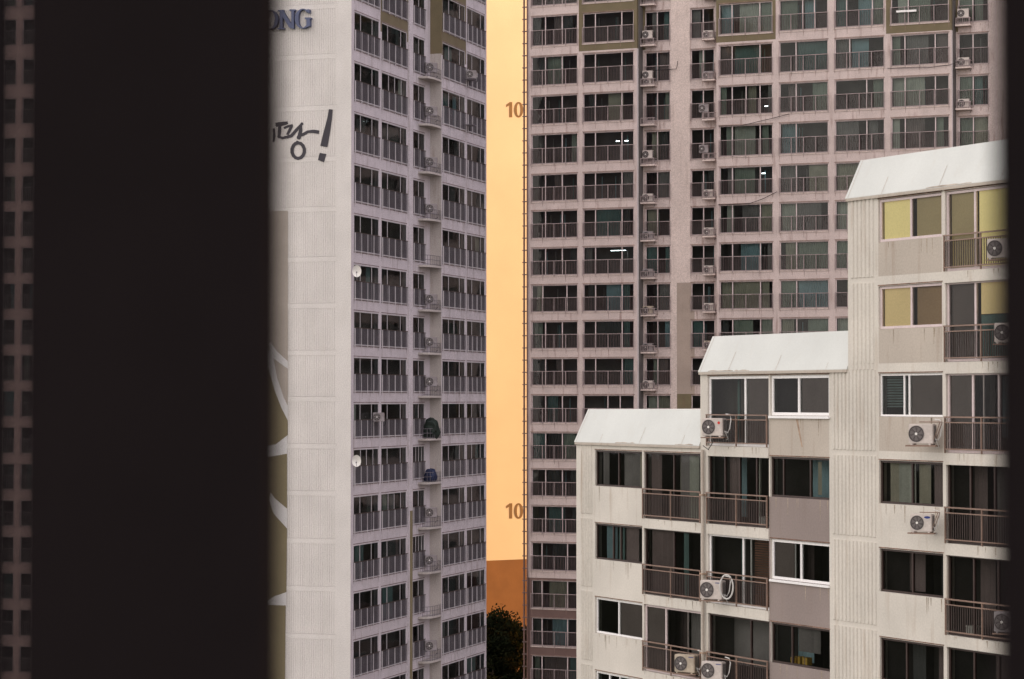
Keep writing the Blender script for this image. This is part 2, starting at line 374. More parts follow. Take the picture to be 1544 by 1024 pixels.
# unseen bays beyond the frame, lengthened to keep the sun off the left tower
xx = xe3+9.0; more = []
while xx < LENC-5: more.append((xx, xx+3.9, 0, (.24, .76), 'bal')); xx += 4.5
allcols = colx+more; xe4 = xe3+8.6
mats_c = [M['c_wall'], M['c_pier'], M['c_taupe'], M['olive'], M['brown']]
zo = lambda px, y: FC.at(px, y)[1]
zones = [  # x0,x1,z0,z1,idx  (px)
    (873, 966, -200, 75, 3), (1079, 1171, -200, 62, 3), (1338, 1441, -200, 48, 3), (1013, 1040, 425, 594, 2), (1013, 1040, 594, 640, 3)]
zr = [(XC(a), XC(b), zo((a+b)/2, d), zo((a+b)/2, c), i) for a, b, c, d, i in zones]
zbrown = zo(803, 871)
def paintC(x, z):
    if z < zbrown: return 4
    for a, b, c, d, i in zr:
        if a-.02 < x < b+.02 and c < z < d: return i
    return 1 if XC(1012, NI) < x < XC(1041, NI) else 0
ez = [zbrown]+[v for q in zr for v in q[2:4]]; ex = [v for q in zr for v in q[:2]]
wm = MB()
def ops_for(cs): return [(c[0], c[1], b, t) for c in cs for (t, b) in rowsC]
wall(wm, 0, xe1, 0, TOPC, 0, ops_for(colx[0:2]), paintC, extra_x=ex, extra_z=ez)
wall(wm, xe1, xe2, 0, TOPC, NI, ops_for(colx[2:4]), paintC, extra_x=ex+[XC(1012, NI), XC(1041, NI)], extra_z=ez)
wall(wm, xe2, xe3, 0, TOPC, 0, ops_for(colx[4:8]), paintC, extra_x=ex, extra_z=ez)
wall(wm, xe3, xe4, 0, TOPC, NI, ops_for(colx[8:9]), paintC, extra_x=ex, extra_z=ez)
wall(wm, xe4, LENC, 0, TOPC, 0, ops_for(more), paintC, extra_z=ez)
def sidewall(mb, x, y0, y1, z0, z1, zcuts, fn):
    z = [z0]+sorted(c for c in zcuts if z0 < c < z1)+[z1]
    for a, b in zip(z, z[1:]): mb.quad([(x,y0,a),(x,y1,a),(x,y1,b),(x,y0,b)], fn((a+b)/2))
for x in (xe1, xe2, xe3, xe4): sidewall(wm, x, 0, NI, 0, TOPC, ez, lambda z: (paintC(x-.1, z) or 6))
sidewall(wm, 0, 0, 13, 0, TOPC, [zbrown], lambda z: 4 if z < zbrown else 0); sidewall(wm, LENC, 0, 13, 0, TOPC, [], lambda z: 0)
wm.quad([(0,13,0),(LENC,13,0),(LENC,13,TOPC),(0,13,TOPC)], 0); wm.quad([(0,0,TOPC),(LENC,0,TOPC),(LENC,13,TOPC),(0,13,TOPC)], 0)
rs = random.Random(77)
for c in colx:            # rust runs under railing posts and sill corners
    for (t, b) in rowsC:
        for k in range(5):
            if rs.random() < .75:
                x = c[0]+.03+(c[1]-c[0]-.06)*k/4+rs.uniform(-.03, .03); l_ = rs.uniform(.08, .50)
                wm.quad([(x-.018, c[2]-.004, b-.12), (x+.018, c[2]-.004, b-.12), (x+.006, c[2]-.004, b-.12-l_), (x-.006, c[2]-.004, b-.12-l_)], 5)
        wm.quad([(c[0]-.05, c[2]-.003, t+.02), (c[1]+.05, c[2]-.003, t+.02), (c[1]+.05, c[2]-.003, t+.065), (c[0]-.05, c[2]-.003, t+.065)], 5)
wm.build('wall', mats_c+[mat('rust_run', (.30, .20, .17), .9, .5, 2, grain=.4), M['c_side_lit']], tc)
# sill ledges under each row of windows
for ci_, c in enumerate(colx):
    if c[4] != 'bal': continue
    for ri_, (t, b) in enumerate(rowsC[:19]):
        if not -60 < hy[ri_] < (1035, 640, 0, 0, 490, 490, 290, 205)[ci_]: continue
        lm = MB(); lm.box(c[0]-.06, c[1]+.06, -.035, .02, b-.10, b-.002); lm.build('sill_ledge', M['c_pier'], tc)
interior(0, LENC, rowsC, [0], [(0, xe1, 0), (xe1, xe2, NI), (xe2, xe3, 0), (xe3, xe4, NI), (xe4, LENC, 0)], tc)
rngC = random.Random(5)
# which openings the photograph shows
def vis(ci, ri):
    y = hy[ri] if ri < len(hy) else 2000
    lim = (1035, 640, 600, 560, 490, 490, 290, 205, 195, -999)[min(ci, 9)]
    return -60 < y < lim
sf, sp, sc, sr = MB(), MB(), MB(), MB(); nvis = 0
for ci, c in enumerate(allcols):
    for ri, (t, b) in enumerate(rowsC):
        v = vis(ci, ri); nvis += v
        f, p, cu, ra = (MB(), MB(), MB(), MB()) if v else (sf, sp, sc, sr)
        right = ci >= 4
        bright = (5,1.5,2.5,4,2.5,1,2.5,1) if right else (1.6,2.2,.5,.6,1,1,.2,4)
        mull = c[3]
        if c[4] == 'bal' and rngC.random() < .25: mull = rngC.choice(((.24,.5,.76), (.36,.66), (.24,.76), (.3,), (.48,.72)))
        if hy[min(ri, len(hy)-1)] > 800 and ci == 0: mull = (.22, .77)
        if c[4] == 'niche' and ci == 2:
            window_unit(f, p, cu, c[0], c[1], b, t, c[2]+.10, mull, rngC, 0, .55, (4,2,.6,4,3,1,1,1))
        else: window_unit(f, p, cu, c[0], c[1], b, t, c[2]+.10, mull, rngC, 0, .82 if right else .42, bright)
        zt = b+(t-b)*.53
        if ri % 1 == 0: railing(ra, c[0]-.03, c[1]+.03, b+.02, zt, c[2]-.06, .125, 4 if c[4] == 'bal' else 2, mi_r=0, mi_b=1)
        if v:
            fo = f.build('window', M['frame'], tc); p.build('pane', M['glass'], fo)
            if cu.f: cu.build('curtain', CUR, fo)
            ra.build('railing', [M['rail_l'], M['rail']], tc)
fo = sf.build('window', M['frame'], tc, kind='stuff'); 
so_ = sp.build('pane', M['glass'], fo); sc.build('curtain', CUR, fo)
sr.build('railing', [M['rail_l'], M['rail']], tc, kind='stuff')
print('C visible windows', nvis)
# drain pipe down the left corner
pm = MB(); px_, py_ = -.22, .05
pm.tube([(px_, py_, 0), (px_, py_, TOPC)], .075, 8); pm.tube([(px_+.32, -.09, 0), (px_+.32, -.09, TOPC)], .05, 8)
pb = MB(); zz = 2.
while zz < TOPC: pb.box(px_-.13, 0.01, -.02, .12, zz, zz+.07); zz += .93
po = pm.build('drain_pipe', mat('dark_rusty_pipe', (.16, .09, .075), .6, .3, 2), tc); pb.build('pipe_bracket', M['rail'], po)
# ledges carrying the outdoor units, with little guard rails
def ac_ledge(x0, x1, zb, ytop, parent, out=.62):
    m = MB(); m.box(x0, x1, ytop-out, ytop+.0, zb-.12, zb)
    o = m.build('ledge', M['c_pier'], parent)
    r_ = MB()
    railing(r_, x0+.02, x1-.02, zb+.05, zb+.48, ytop-out+.04, .13, 2, br=.012)
    for xs_ in (x0+.03, x1-.03):
        r_.box(xs_-.012, xs_+.012, ytop-out+.06, ytop, zb+.44, zb+.475); r_.box(xs_-.012, xs_+.012, ytop-out+.06, ytop, zb+.06, zb+.09)
    r_.build('guard_rail', M['rail_l'], o)
rr = random.Random(11); k3 = k4 = k9 = 0
GN = 'outdoor units on the ledges of the rear tower'
for ri in range(1, 14):
    t, b = rowsC[ri]
    if hy[ri] < 600:
        x0, x1 = XC(966, NI-.5), XC(988, NI-.5)
        ac_ledge(x0, x1, b-.28, NI, tc)
        if ri != 4:
            place_ac(AC_S, FC, (x0+x1)/2-.02, NI-.36, b-.28+(0 if ri in (0,7,9,10,11) else .42 if rr.random() < .6 else 0), rr.uniform(-.12,.12), '%s outdoor unit from the top in the left ledge column of the rear tower' % ORD[k3], GN, .98); k3 += 1
            if ri == 3: place_ac(AC_S, FC, (x0+x1)/2, NI-.36, b-.28-.01, 0, 'small outdoor unit tucked under another on one shared ledge of the rear tower', GN, .7)
    if hy[ri] < 500:
        x0, x1 = XC(1060, NI-.5), XC(1079, NI-.5)
        ac_ledge(x0, x1, b-.10, NI, tc)
        place_ac(AC_S, FC, (x0+x1)/2-.05-(.35 if ri in (4, 5) else 0), NI-.36, b-.10+(.5 if ri in (4, 5) else .0), rr.uniform(-.12,.12), '%s outdoor unit from the top in the middle ledge column of the rear tower' % ORD[k4], GN, .92); k4 += 1
    if hy[ri] < 190:
        x0, x1 = XC(1443, NI-.5), XC(1466, NI-.5)
        ac_ledge(x0, x1, b-.20, NI, tc)
        place_ac(AC_S, FC, (x0+x1)/2, NI-.36, b-.20+(.45 if ri < 3 else 0), 0, '%s outdoor unit from the top in the far right ledge column of the rear tower' % ORD[k9], GN, 1.0); k9 += 1
# lit ceiling lamps seen through the glass
lampsC = [((597,838),5,'w'), ((648,836),5,'w'), ((1425,92),5,'w'), ((1500,178),5,'w'), ((1422,333),5,'g'), ((1480,630),5,'w'), ((590,390),6,'y'), ((1392,86),6,'w'), ((1462,84),6,'w'), ((600,541),6,'w')]
for i, ((u, v), crop, cl) in enumerate(lampsC):
    px, py = 780+u/3.938, (0 if crop == 5 else 240)+v/3.938
    x, z = FC.at(px, py, .9)
    m = MB(); L_ = .13 if i not in (9,) else .6; m.box(-L_, L_, -.03, .03, -.03, .02 if i not in (9,) else -.01)
    o = m.build('ceiling_lamp', {'w': M['lampw'], 'g': M['lampg'], 'y': M['lampy']}[cl]); o.location = FC.world(x, .9, z); o.rotation_euler = (0, 0, FC.rz)
    where = ['paired tubes in the second window column, left one', 'paired tubes in the second window column, right one', 'bright tube near the top of the fifth window column', 'low short tube near the top of the fifth window column', 'green-tinted tube in the fifth window column', 'low tube in the fifth window column above the sagging cable', 'single warm lamp in the second window column', 'left of two small tubes in the fifth window column', 'right of two small tubes in the fifth window column', 'long thin tube in the second window column'][i]
    tag(o, 'lit rear tower lamp, '+where, 'lamp', 'lit lamps behind the rear tower glass')
# white laundry poles on the top right balcony
for i, (u, v) in enumerate(((830, 65), (888, 62))):
    x, z = FC.at(1140+u/3.79, v/3.79, -.25); m = MB(); m.box(-.36, .36, -.03, .03, -.07, .07)
    o = m.build('planter_box', M['white']); o.location = FC.world(x, -.25, z); o.rotation_euler = (0, 0, FC.rz)
    tag(o, ('left' if i == 0 else 'right')+' white narrow box hooked on the top right balcony rail of the rear tower', 'planter', 'white boxes on the balcony rail')
def cable(fr, pts, y, label, r=.022, sag=.0):
    P = []
    for a, b in zip(pts, pts[1:]):
        for k in range(6):
            t = k/6; P.append((a[0]+(b[0]-a[0])*t, a[1]+(b[1]-a[1])*t+sag*4*t*(1-t)))
    P.append(pts[-1]); m = MB(); m.tube([fr.world(*((lambda q: (q[0], y, q[1]))(fr.at(px, py, y)))) for px, py in P], r, 5)
    tag(m.build('cable', M['cable']), label, 'cable', 'loose cables on the rear tower')
cable(FC, [(1083, 190), (1120, 189), (1166, 178), (1190, 172)], -.12, 'upper black cable sagging across a window column of the rear tower')
cable(FC, [(1083, 309), (1130, 307), (1150, 300), (1172, 289)], -.12, 'lower black cable sagging across a window column of the rear tower')
cable(FC, [(1338, 103), (1400, 102), (1432, 98), (1445, 93)], -.12, 'black cable along the slab below a top right balcony of the rear tower')
cable(FC, [(988, 106), (1020, 104), (1022, 92)], NI-.12, 'thin antenna arm bent upward on the blank pier of the rear tower')

# ================================================================== LEFT TOWER
FA = Frame(529, 142.0, 72.05)
ta = empty('apartment_tower', FA.world(0,0,0), FA.rz, 'pale apartment tower with blue ONG lettering and brush strokes on its blank side', 'building')
hyA = [-140, -60, 16.4, 93, 169.5, 247.5, 322.9, 398, 469, 538.5, 608.5, 677.7, 749, 822.5, 894.4, 966.9, 1039]
hA = [FA.at(533, y)[1] for y in hyA]
while hA[-1] > 4: hA.append(hA[-1]-2.8)
pA = [hA[i]-hA[i+1] for i in range(len(hA)-1)]+[2.8]
rngS = random.Random(31)
rowsA = [(h, h-p*.745) for h, p in zip(hA, pA)]
ST = -.78
XA = lambda px, y=0: FA.x(px, y)
colsA = [(XA(533.5), XA(571), 0, (.26, .72)), (XA(575), XA(613), 0, (.24, .76)), (XA(622.5), XA(640), 0, (.5,)),
         (XA(667, ST), XA(701, ST), ST, (.28, .76)), (XA(704, ST), XA(731, ST), ST, (.28, .76))]
xs1 = XA(665.5, ST); LENA = XA(733.5, ST); TOPA = hA[0]+4.5
zoA = FA.at(600, 58)[1]; zoB = FA.at(650, 82)[1]; zoC = FA.at(680, 96)[1]
def paintA(x, z):
    if XA(573) < x < XA(616) and z > zoA: return 1
    if x > xs1: return 1 if (z > zoC and x < XA(702.5, ST)) else 0
    return 0
wm = MB(); exA = [XA(573), XA(616)]; exS = [XA(702.5, ST)]
wall(wm, 0, xs1, 0, TOPA, 0, [(c[0], c[1], b, t) for c in colsA[:3] for t, b in rowsA], paintA, extra_x=exA, extra_z=[zoA])
wall(wm, xs1, LENA, 0, TOPA, ST, [(c[0], c[1], b, t) for c in colsA[3:] for t, b in rowsA], paintA, extra_x=exS, extra_z=[zoC])
sidewall(wm, xs1, ST, 0, 0, TOPA, [zoB], lambda z: 1 if z > zoB else 2)
wm.quad([(LENA,ST,0),(LENA,12.5,0),(LENA,12.5,TOPA),(LENA,ST,TOPA)], 0); wm.quad([(0,12.5,0),(LENA,12.5,0),(LENA,12.5,TOPA),(0,12.5,TOPA)], 0)
wm.quad([(0,0,TOPA),(LENA,0,TOPA),(LENA,12.5,TOPA),(0,12.5,TOPA)], 0)
# proud pier strip between second bay and niche, and an olive strip lower down
wm.box(XA(614.5), XA(620.5), -.10, .0, 0, TOPA, 0)
for c in colsA:
    for (t, b) in rowsA:
        for k in range(4):
            if rngS.random() < .7:
                x = c[0]+.03+(c[1]-c[0]-.06)*k/3; l_ = rngS.uniform(.08, .45)
                wm.quad([(x-.03, c[2]-.004, b), (x+.03, c[2]-.004, b), (x+.01, c[2]-.004, b-l_), (x-.01, c[2]-.004, b-l_)], 3)
        wm.quad([(c[0]-.05, c[2]-.003, t+.04), (c[1]+.05, c[2]-.003, t+.04), (c[1]+.05, c[2]-.003, t+.09), (c[0]-.05, c[2]-.003, t+.09)], 3)
        wm.quad([(c[0]-.05, c[2]-.003, b-.06), (c[1]+.05, c[2]-.003, b-.06), (c[1]+.05, c[2]-.003, b-.01), (c[0]-.05, c[2]-.003, b-.01)], 3)
wm.build('wall', [M['a_wall'], M['olive'], M['a_side'], mat('grime_run', (.25, .19, .19), .9, .5, 2, grain=.4)], ta)
m = MB(); zt_ = FA.at(617, 770)[1]; m.box(XA(616.2), XA(618.6), -.17, -.102, 0, zt_); m.build('drain_pipe', M['mural_o'], ta)
# blank side wall: vertical ribs in storey-high panels
gm = MB(); DEP = 12.5
joints = [FA.side(480, y)[1] for y in (6, 81.5, 159, 236, 311.5, 387, 457, 528, 598, 669, 740, 812, 884, 956, 1028)]
while joints[0] < TOPA-2.9: joints.insert(0, joints[0]+2.9)
while joints[-1] > 3: joints.append(joints[-1]-2.8)
zz = [TOPA]+joints+[0]
y_s = FA.side(507, 600)[0]
gm.quad([(0,0,0),(0,y_s,0),(0,y_s,TOPA),(0,0,TOPA)])
rp = .142
for a, b in zip(zz, zz[1:]):
    top, bot = a-.30, b
    if top <= bot: continue
    n = int((DEP-y_s)/rp); i = len(gm.v); prof = []
    for k in range(n):
        y = y_s+k*rp; prof += [(0, y), (0, y+rp*.55), (.022, y+rp*.66), (.022, y+rp*.9)]
    prof.append((0, y_s+n*rp)); i = len(gm.v)
    for x, y in prof: gm.v += [(x, y, bot), (x, y, top)]
    for k in range(len(prof)-1): gm.f.append((i+2*k, i+2*k+2, i+2*k+3, i+2*k+1)); gm.m.append(0)
    gm.quad([(-.004,y_s,top),(-.004,DEP,top),(-.004,DEP,a-.012),(-.004,y_s,a-.012)])
    gm.quad([(-.004,y_s,top),(-.004,DEP,top),(.035,DEP,top),(.035,y_s,top)])
    gm.quad([(.03,y_s,a-.03),(.03,DEP,a-.03),(.03,DEP,a+.01),(.03,y_s,a+.01)], 1)
gm.build('side_wall', [M['gable'], M['a_side']], ta)
gs = lambda px, py: FA.side(px, py)
def onwall(mb, poly, d0, d1, mi=0): mb.prism([gs(*p) for p in poly], lambda y, z, d: (-d, y, z), d0, d1, mi)
# mural panels on the side wall
mu = MB()
onwall(mu, [(300,318),(434,318),(434,612),(428,600),(418,570),(410,528),(300,528)], .006, .010, 0)
onwall(mu, [(300,528),(410,528),(418,570),(428,600),(434,612),(434,636),(433,660),(300,690)], .0065, .0105, 2)
onwall(mu, [(300,560),(405,555),(414,588),(424,614),(434,634),(434,656),(416,670),(300,690)], .012, .016, 1)
onwall(mu, [(405,520),(412,540),(434,556),(434,545),(418,530),(408,516)], .012, .016, 2)
onwall(mu, [(300,690),(433,660),(433,700),(415,690),(300,720)], .0065, .0105, 2)
onwall(mu, [(300,1100),(300,700),(412,688),(433,684),(433,767),(415,752),(408,742),(406,755),(413,775),(433,797),(432,893),(414,899),(404,905),(404,912),(431,913),(429,1100)], .012, .016, 1)
onwall(mu, [(300,755),(406,740),(433,766),(433,798),(414,777),(300,790)], .0065, .0105, 2)
onwall(mu, [(300,905),(404,903),(432,892),(431,914),(300,925)], .0065, .0105, 2)
mu.build('mural', [M['mural_t'], M['mural_o'], M['mural_w']], ta)
# raised serif letters
def letter(parts, parent=ta):
    m = MB()
    for k, poly in enumerate(parts): onwall(m, poly, .008, .22+.003*k)
    m.build('letter', M['letter'], parent)
lx = lambda x: 400+x/9.306
ly = lambda y: y/9.306
Z = lambda L_: [(lx(a), ly(b)) for a, b in L_]
letter([Z([(222,165),(262,165),(262,400),(222,402)]), Z([(205,155),(262,150),(420,400),(360,400)]), Z([(385,150),(420,150),(420,412),(385,405)]),
        Z([(195,150),(275,145),(275,165),(195,168)]), Z([(360,140),(440,140),(440,160),(360,160)]), Z([(195,398),(285,396),(285,418),(195,418)])])
def ringparts(cx, cy, rx, ry, t0, t1, thin, thick, n=22):
    out = []
    for k in range(n):
        a, b = [R(t0+(t1-t0)*(q)/n) for q in (k, k+1.02)]
        def w(t): return thin+(thick-thin)*abs(math.cos(t))
        out.append([(cx+rx*math.cos(a), cy-ry*math.sin(a)), (cx+rx*math.cos(b), cy-ry*math.sin(b)),
                    (cx+(rx-w(b))*math.cos(b), cy-(ry-w(b)*.6)*math.sin(b)), (cx+(rx-w(a))*math.cos(a), cy-(ry-w(a)*.6)*math.sin(a))])
    return out
letter([Z(p) for p in ringparts(90, 285, 112, 138, 0, 360, 16, 48)])
letter([Z(p) for p in ringparts(550, 270, 115, 140, 48, 305, 18, 52)]+[Z([(580,255),(662,255),(662,278),(580,278)]), Z([(602,278),(650,278),(650,375),(602,392)]), Z([(612,140),(640,140),(640,195),(625,195)])])
# brush strokes
def stroke(mb, pts, ws, k):
    P = [Vector(p) for p in pts]; ws = [q*1.18 for q in ws]; L_, R_ = [], []
    for i, p in enumerate(P):
        d = (P[min(i+1, len(P)-1)]-P[max(i-1, 0)]).normalized(); n_ = Vector((-d.y, d.x))*ws[i]/2
        L_.append(p+n_); R_.append(p-n_)
    for i in range(len(P)-1):
        onwall(mb, [tuple(L_[i]), tuple(L_[i+1]), tuple(R_[i+1]), tuple(R_[i])], .008, .016+.002*k+.0004*i)
    for i in range(1, len(P)-1):
        onwall(mb, [(P[i].x+ws[i]/2*math.cos(q*math.pi/5), P[i].y+ws[i]/2*math.sin(q*math.pi/5)) for q in range(10)], .008, .0155+.002*k+.0004*i)
q_ = lambda L_: [(400+a/9.306, 110+b/9.306) for a, b in L_]
bs = MB()
stroke(bs, q_([(145,730),(220,718),(318,700)]), [5.2, 5.6, 3.6], 0)
stroke(bs, q_([(205,735),(200,820),(195,895),(240,915),(320,895)]), [3.6, 4.6, 4.4, 3.2, 3.6], 1)
stroke(bs, q_([(262,775),(320,750),(388,735)]), [2.6, 3.0, 3.2], 2)
stroke(bs, q_([(375,740),(345,800),(310,870)]), [3.2, 3.8, 3.0], 3)
stroke(bs, q_([(300,905),(370,880),(440,800),(515,715),(500,800),(472,905),(530,865),(600,825),(680,820),(755,833)]), [3.6, 4.0, 4.0, 3.8, 4.4, 5.6, 3.8, 3.4, 4.4, 4.6], 4)
stroke(bs, q_([(120,780),(128,880),(118,970)]), [2.6, 3.2, 2.2], 5)
ov = [(449.6+9.6*math.sin(t)*(1 if math.sin(t) > 0 else .95), 227.2-11.8*math.cos(t)) for t in [2*math.pi*k/14 for k in range(15)]]
stroke(bs, [(447, 213)]+ov[0:], [2.5]+[4.2]*15, 6)
stroke(bs, [(499, 165), (497, 180), (492.5, 202), (488.5, 221)], [4.6, 6.0, 8.2, 9.2], 7)
stroke(bs, [(481, 236), (490.5, 238.5)], [9.5, 11.0], 8)
bs.build('brush_lettering', M['ink'], ta)
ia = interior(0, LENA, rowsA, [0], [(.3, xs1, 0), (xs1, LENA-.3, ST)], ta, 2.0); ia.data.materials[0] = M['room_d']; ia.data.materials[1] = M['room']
rngA = random.Random(9); nA = 0
for ci, c in enumerate(colsA):
    for ri, (t, b) in enumerate(rowsA):
        v = ri < len(hyA) and -90 < hyA[ri] < (1035 if ci != 2 else 1030)
        if ci == 0: sf2, sp2, sc2, sr2 = (MB(), MB(), MB(), MB()) if (ri == 0) else (sf2, sp2, sc2, sr2)
        f, p, cu, ra = (MB(), MB(), MB(), MB()) if v else (sf2, sp2, sc2, sr2)
        window_unit(f, p, cu, c[0], c[1], b, t, c[2]+.008, c[3] if rngA.random() < .9 else (.28, .52, .78), rngA, 0, .22, (.6,2.5,.2,.2,.6,.6,.1,6), inner=False, t=.045, d=.03)
        railing(ra, c[0]-.02, c[1]+.02, b+.02, b+(t-b)*.53, c[2]-.07, .11, 4 if ci != 2 else 2, mi_r=0, mi_b=1, pr=.024, mi_t=2)
        nA += v
        if v:
            fo = f.build('window', M['a_frame'], ta); p.build('pane', M['glass'], fo)
            if cu.f: cu.build('curtain', CUR, fo)
            ra.build('railing', [M['a_frame'], M['a_rail'], M['n_bal']], ta)
        if ci == len(colsA)-1 and ri == len(rowsA)-1:
            fo = sf2.build('window', M['a_frame'], ta, kind='stuff'); sp2.build('pane', M['glass'], fo); sc2.build('curtain', CUR, fo)
            sr2.build('railing', [M['a_frame'], M['a_rail'], M['n_bal']], ta, kind='stuff')
print('A windows', nA)
# curved ledges with guard rails in the niche
GA = 'outdoor units on the curved ledges of the left tower'; ka = 0
xn0, xn1 = XA(637, -.3), xs1-.05
for ri in range(2, 16):
    t, b = rowsA[ri]; zb = b-.22; m = MB(); n = 7
    pts = [(xn0, 0.0), (xn0, -.35)]+[(xn0+.1+(xn1-xn0-.1)*k/n, -.50-.30*math.sin(math.pi*.5*min(1, (k+1)/4))) for k in range(n+1)]+[(xn1, 0.0)]
    m.prism(pts, lambda a_, b_, d: (a_, b_, d), zb-.13, zb); o = m.build('ledge', M['a_side'], ta)
    r_ = MB()
    for h_ in (.06, .34, .62): r_.tube([(a_, b_+.03, zb+h_) for a_, b_ in pts[1:-1]], .016, 4)
    for a_, b_ in pts[1:-1]: r_.tube([(a_, b_+.03, zb), (a_, b_+.03, zb+.63)], .013, 4)
    r_.build('guard_rail', M['a_rail'], o)
    if ri in (10, 11, 6, 14): continue
    place_ac(AC_S, FA, (xn0+xn1)/2+.12, -.42, zb+(.55 if ri % 3 == 0 else .34), R(-50), '%s outdoor unit from the top on the curved ledges of the left tower' % ORD[ka], GA, 1.0); ka += 1
for ri, hh in ((2, 0), (3, 0)):
    t, b = rowsA[ri]; x = XA(711, ST-.4)
    if ri == 2: place_ac(AC_S, FA, x, ST-.36, b+.45, R(-60), 'outdoor unit hung outside the outermost right bay of the left tower', GA, .85)
    m = MB(); m.box(x-.5, x+.5, ST-.62, ST-.10, b+.36, b+.40)
    o = m.build('bracket_shelf', M['a_rail'], ta)
t, b = rowsA[10]; place_ac(AC_S, FA, XA(571, -.35), -.34, b+.9, R(-60), 'outdoor unit hung between the two corner bays of the left tower', GA, .85)
# covered shapes on two ledges
def lump(name, fr, x, y, z, sx, sy, sz, m_, label, cat, seed, taper=.1):
    rg = random.Random(seed); bm = bmesh.new(); bmesh.ops.create_icosphere(bm, subdivisions=3, radius=1)
    for v in bm.verts:
        k = (1+.22*math.sin(v.co.x*4+seed)*math.cos(v.co.z*3+v.co.y*2)+.08*math.sin(v.co.x*11+v.co.z*9)+rg.uniform(-.06, .06))*(1-taper*max(0, v.co.z+.3))
        v.co = Vector((v.co.x*sx*k, v.co.y*sy*k, (v.co.z*k*(1 if v.co.z < 0 else .9))*sz))
    me = bpy.data.meshes.new(name); bm.to_mesh(me); bm.free(); me.materials.append(m_)
    o = bpy.data.objects.new(name, me); C.objects.link(o); o.location = fr.world(x, y, z); o.rotation_euler = (0, 0, fr.rz); return tag(o, label, cat)
t, b = rowsA[10]; lump('covered_unit', FA, (xn0+xn1)/2, -.5, b+.45, .55, .5, .80, M['green'], 'dark green cover bulging over a ledge of the left tower', 'cover', 3)
t, b = rowsA[11]; lump('tarp', FA, (xn0+xn1)/2-.1, -.5, b+.35, .46, .40, .70, M['tarp'], 'dark blue tarpaulin heaped on a ledge of the left tower', 'tarp', 8, .45)
# satellite dishes
for i, (px, py) in enumerate(((538, 409), (537.5, 695))):
    x, z = FA.at(px, py, -.45)
    e = empty('satellite_dish', FA.world(x, -.45, z), FA.rz+R(-70), ('upper' if i == 0 else 'lower')+' white satellite dish at the corner of the left tower', 'satellite dish', 'satellite dishes on the corner balcony rails')
    m = MB(); n = 20; rings = [(0, .07), (.11, .055), (.2, .02), (.27, -.03)]; base = []
    for r_, d_ in rings:
        base.append(len(m.v)); m.v += [(r_*math.cos(2*math.pi*k/n), d_-.3*r_*math.sin(2*math.pi*k/n)*.6, r_*1.3*math.sin(2*math.pi*k/n)) for k in range(n)]
    for a_, b_ in zip(base, base[1:]):
        for k in range(n): m.f.append((a_+k, a_+(k+1)%n, b_+(k+1)%n, b_+k)); m.m.append(0)
    m.build('reflector', M['dish'], e, smooth=True)
    m = MB(); m.tube([(0, .07, 0), (.0, .2, -.1), (0, .3, -.5)], .025, 6); m.tube([(0, 0, -.32), (0, -.3, -.1)], .012, 5); m.box(-.04, .04, -.36, -.28, -.13, -.05); m.build('mount_arm', M['a_rail'], e)

# ================================================================== FAR LEFT TOWER seen through the slit
FD = Frame(-60, 186.0, -12.0)
td = empty('apartment_tower', FD.world(0,0,0), FD.rz, 'blurred dim tower glimpsed at the far left edge beside the dark post', 'building')
hyD = [-36, 22, 82, 141, 200, 258, 311, 366, 420, 474, 528, 582, 637, 692, 747, 802, 857, 912, 967, 1022]
hD = [FD.at(20, y)[1]-.35 for y in hyD]; rowsD = []
while hD[-1] > 4: hD.append(hD[-1]-2.8)
rowsD = [(h, h-2.0) for h in hD]; TOPD = hD[0]+5
colsD = [(FD.x(a), FD.x(b)) for a, b in ((-56, 22), (31, 105), (115, 190))]; LEND = FD.x(196)
wm = MB(); wall(wm, -.0, LEND, 0, TOPD, 0, [(a, b, q, t) for a, b in colsD for t, q in rowsD], lambda x, z: 0)
wm.quad([(0,0,0),(0,12,0),(0,12,TOPD),(0,0,TOPD)]); wm.quad([(LEND,0,0),(LEND,12,0),(LEND,12,TOPD),(LEND,0,TOPD)])
wm.quad([(0,12,0),(LEND,12,0),(LEND,12,TOPD),(0,12,TOPD)]); wm.quad([(0,0,TOPD),(LEND,0,TOPD),(LEND,12,TOPD),(0,12,TOPD)])
wm.build('wall', [M['d_wall']], td); interior(0, LEND, rowsD, [0], [(.1, LEND-.1, 0)], td, 2)
rngD = random.Random(2); s1, s2, s3, s4 = MB(), MB(), MB(), MB()
for ci, (a, b) in enumerate(colsD):
    for ri, (t, q) in enumerate(rowsD):
        v = ci < 2 and ri < 20
        f, p, cu, ra = (MB(), MB(), MB(), MB()) if v else (s1, s2, s3, s4)
        window_unit(f, p, cu, a, b, q, t, .1, (.24, .76), rngD, 0, .4, (1,2,1,.6,1,1,.2,4)); railing(ra, a, b, q+.02, q+1.1, -.06, .15, 4)
        if v:
            fo = f.build('window', M['frame'], td); p.build('pane', M['glass'], fo)
            if cu.f: cu.build('curtain', CUR, fo)
            ra.build('railing', M['rail_l'], td)
fo = s1.build('window', M['frame'], td, kind='stuff'); s2.build('pane', M['glass'], fo); s3.build('curtain', CUR, fo); s4.build('railing', M['rail_l'], td, kind='stuff')

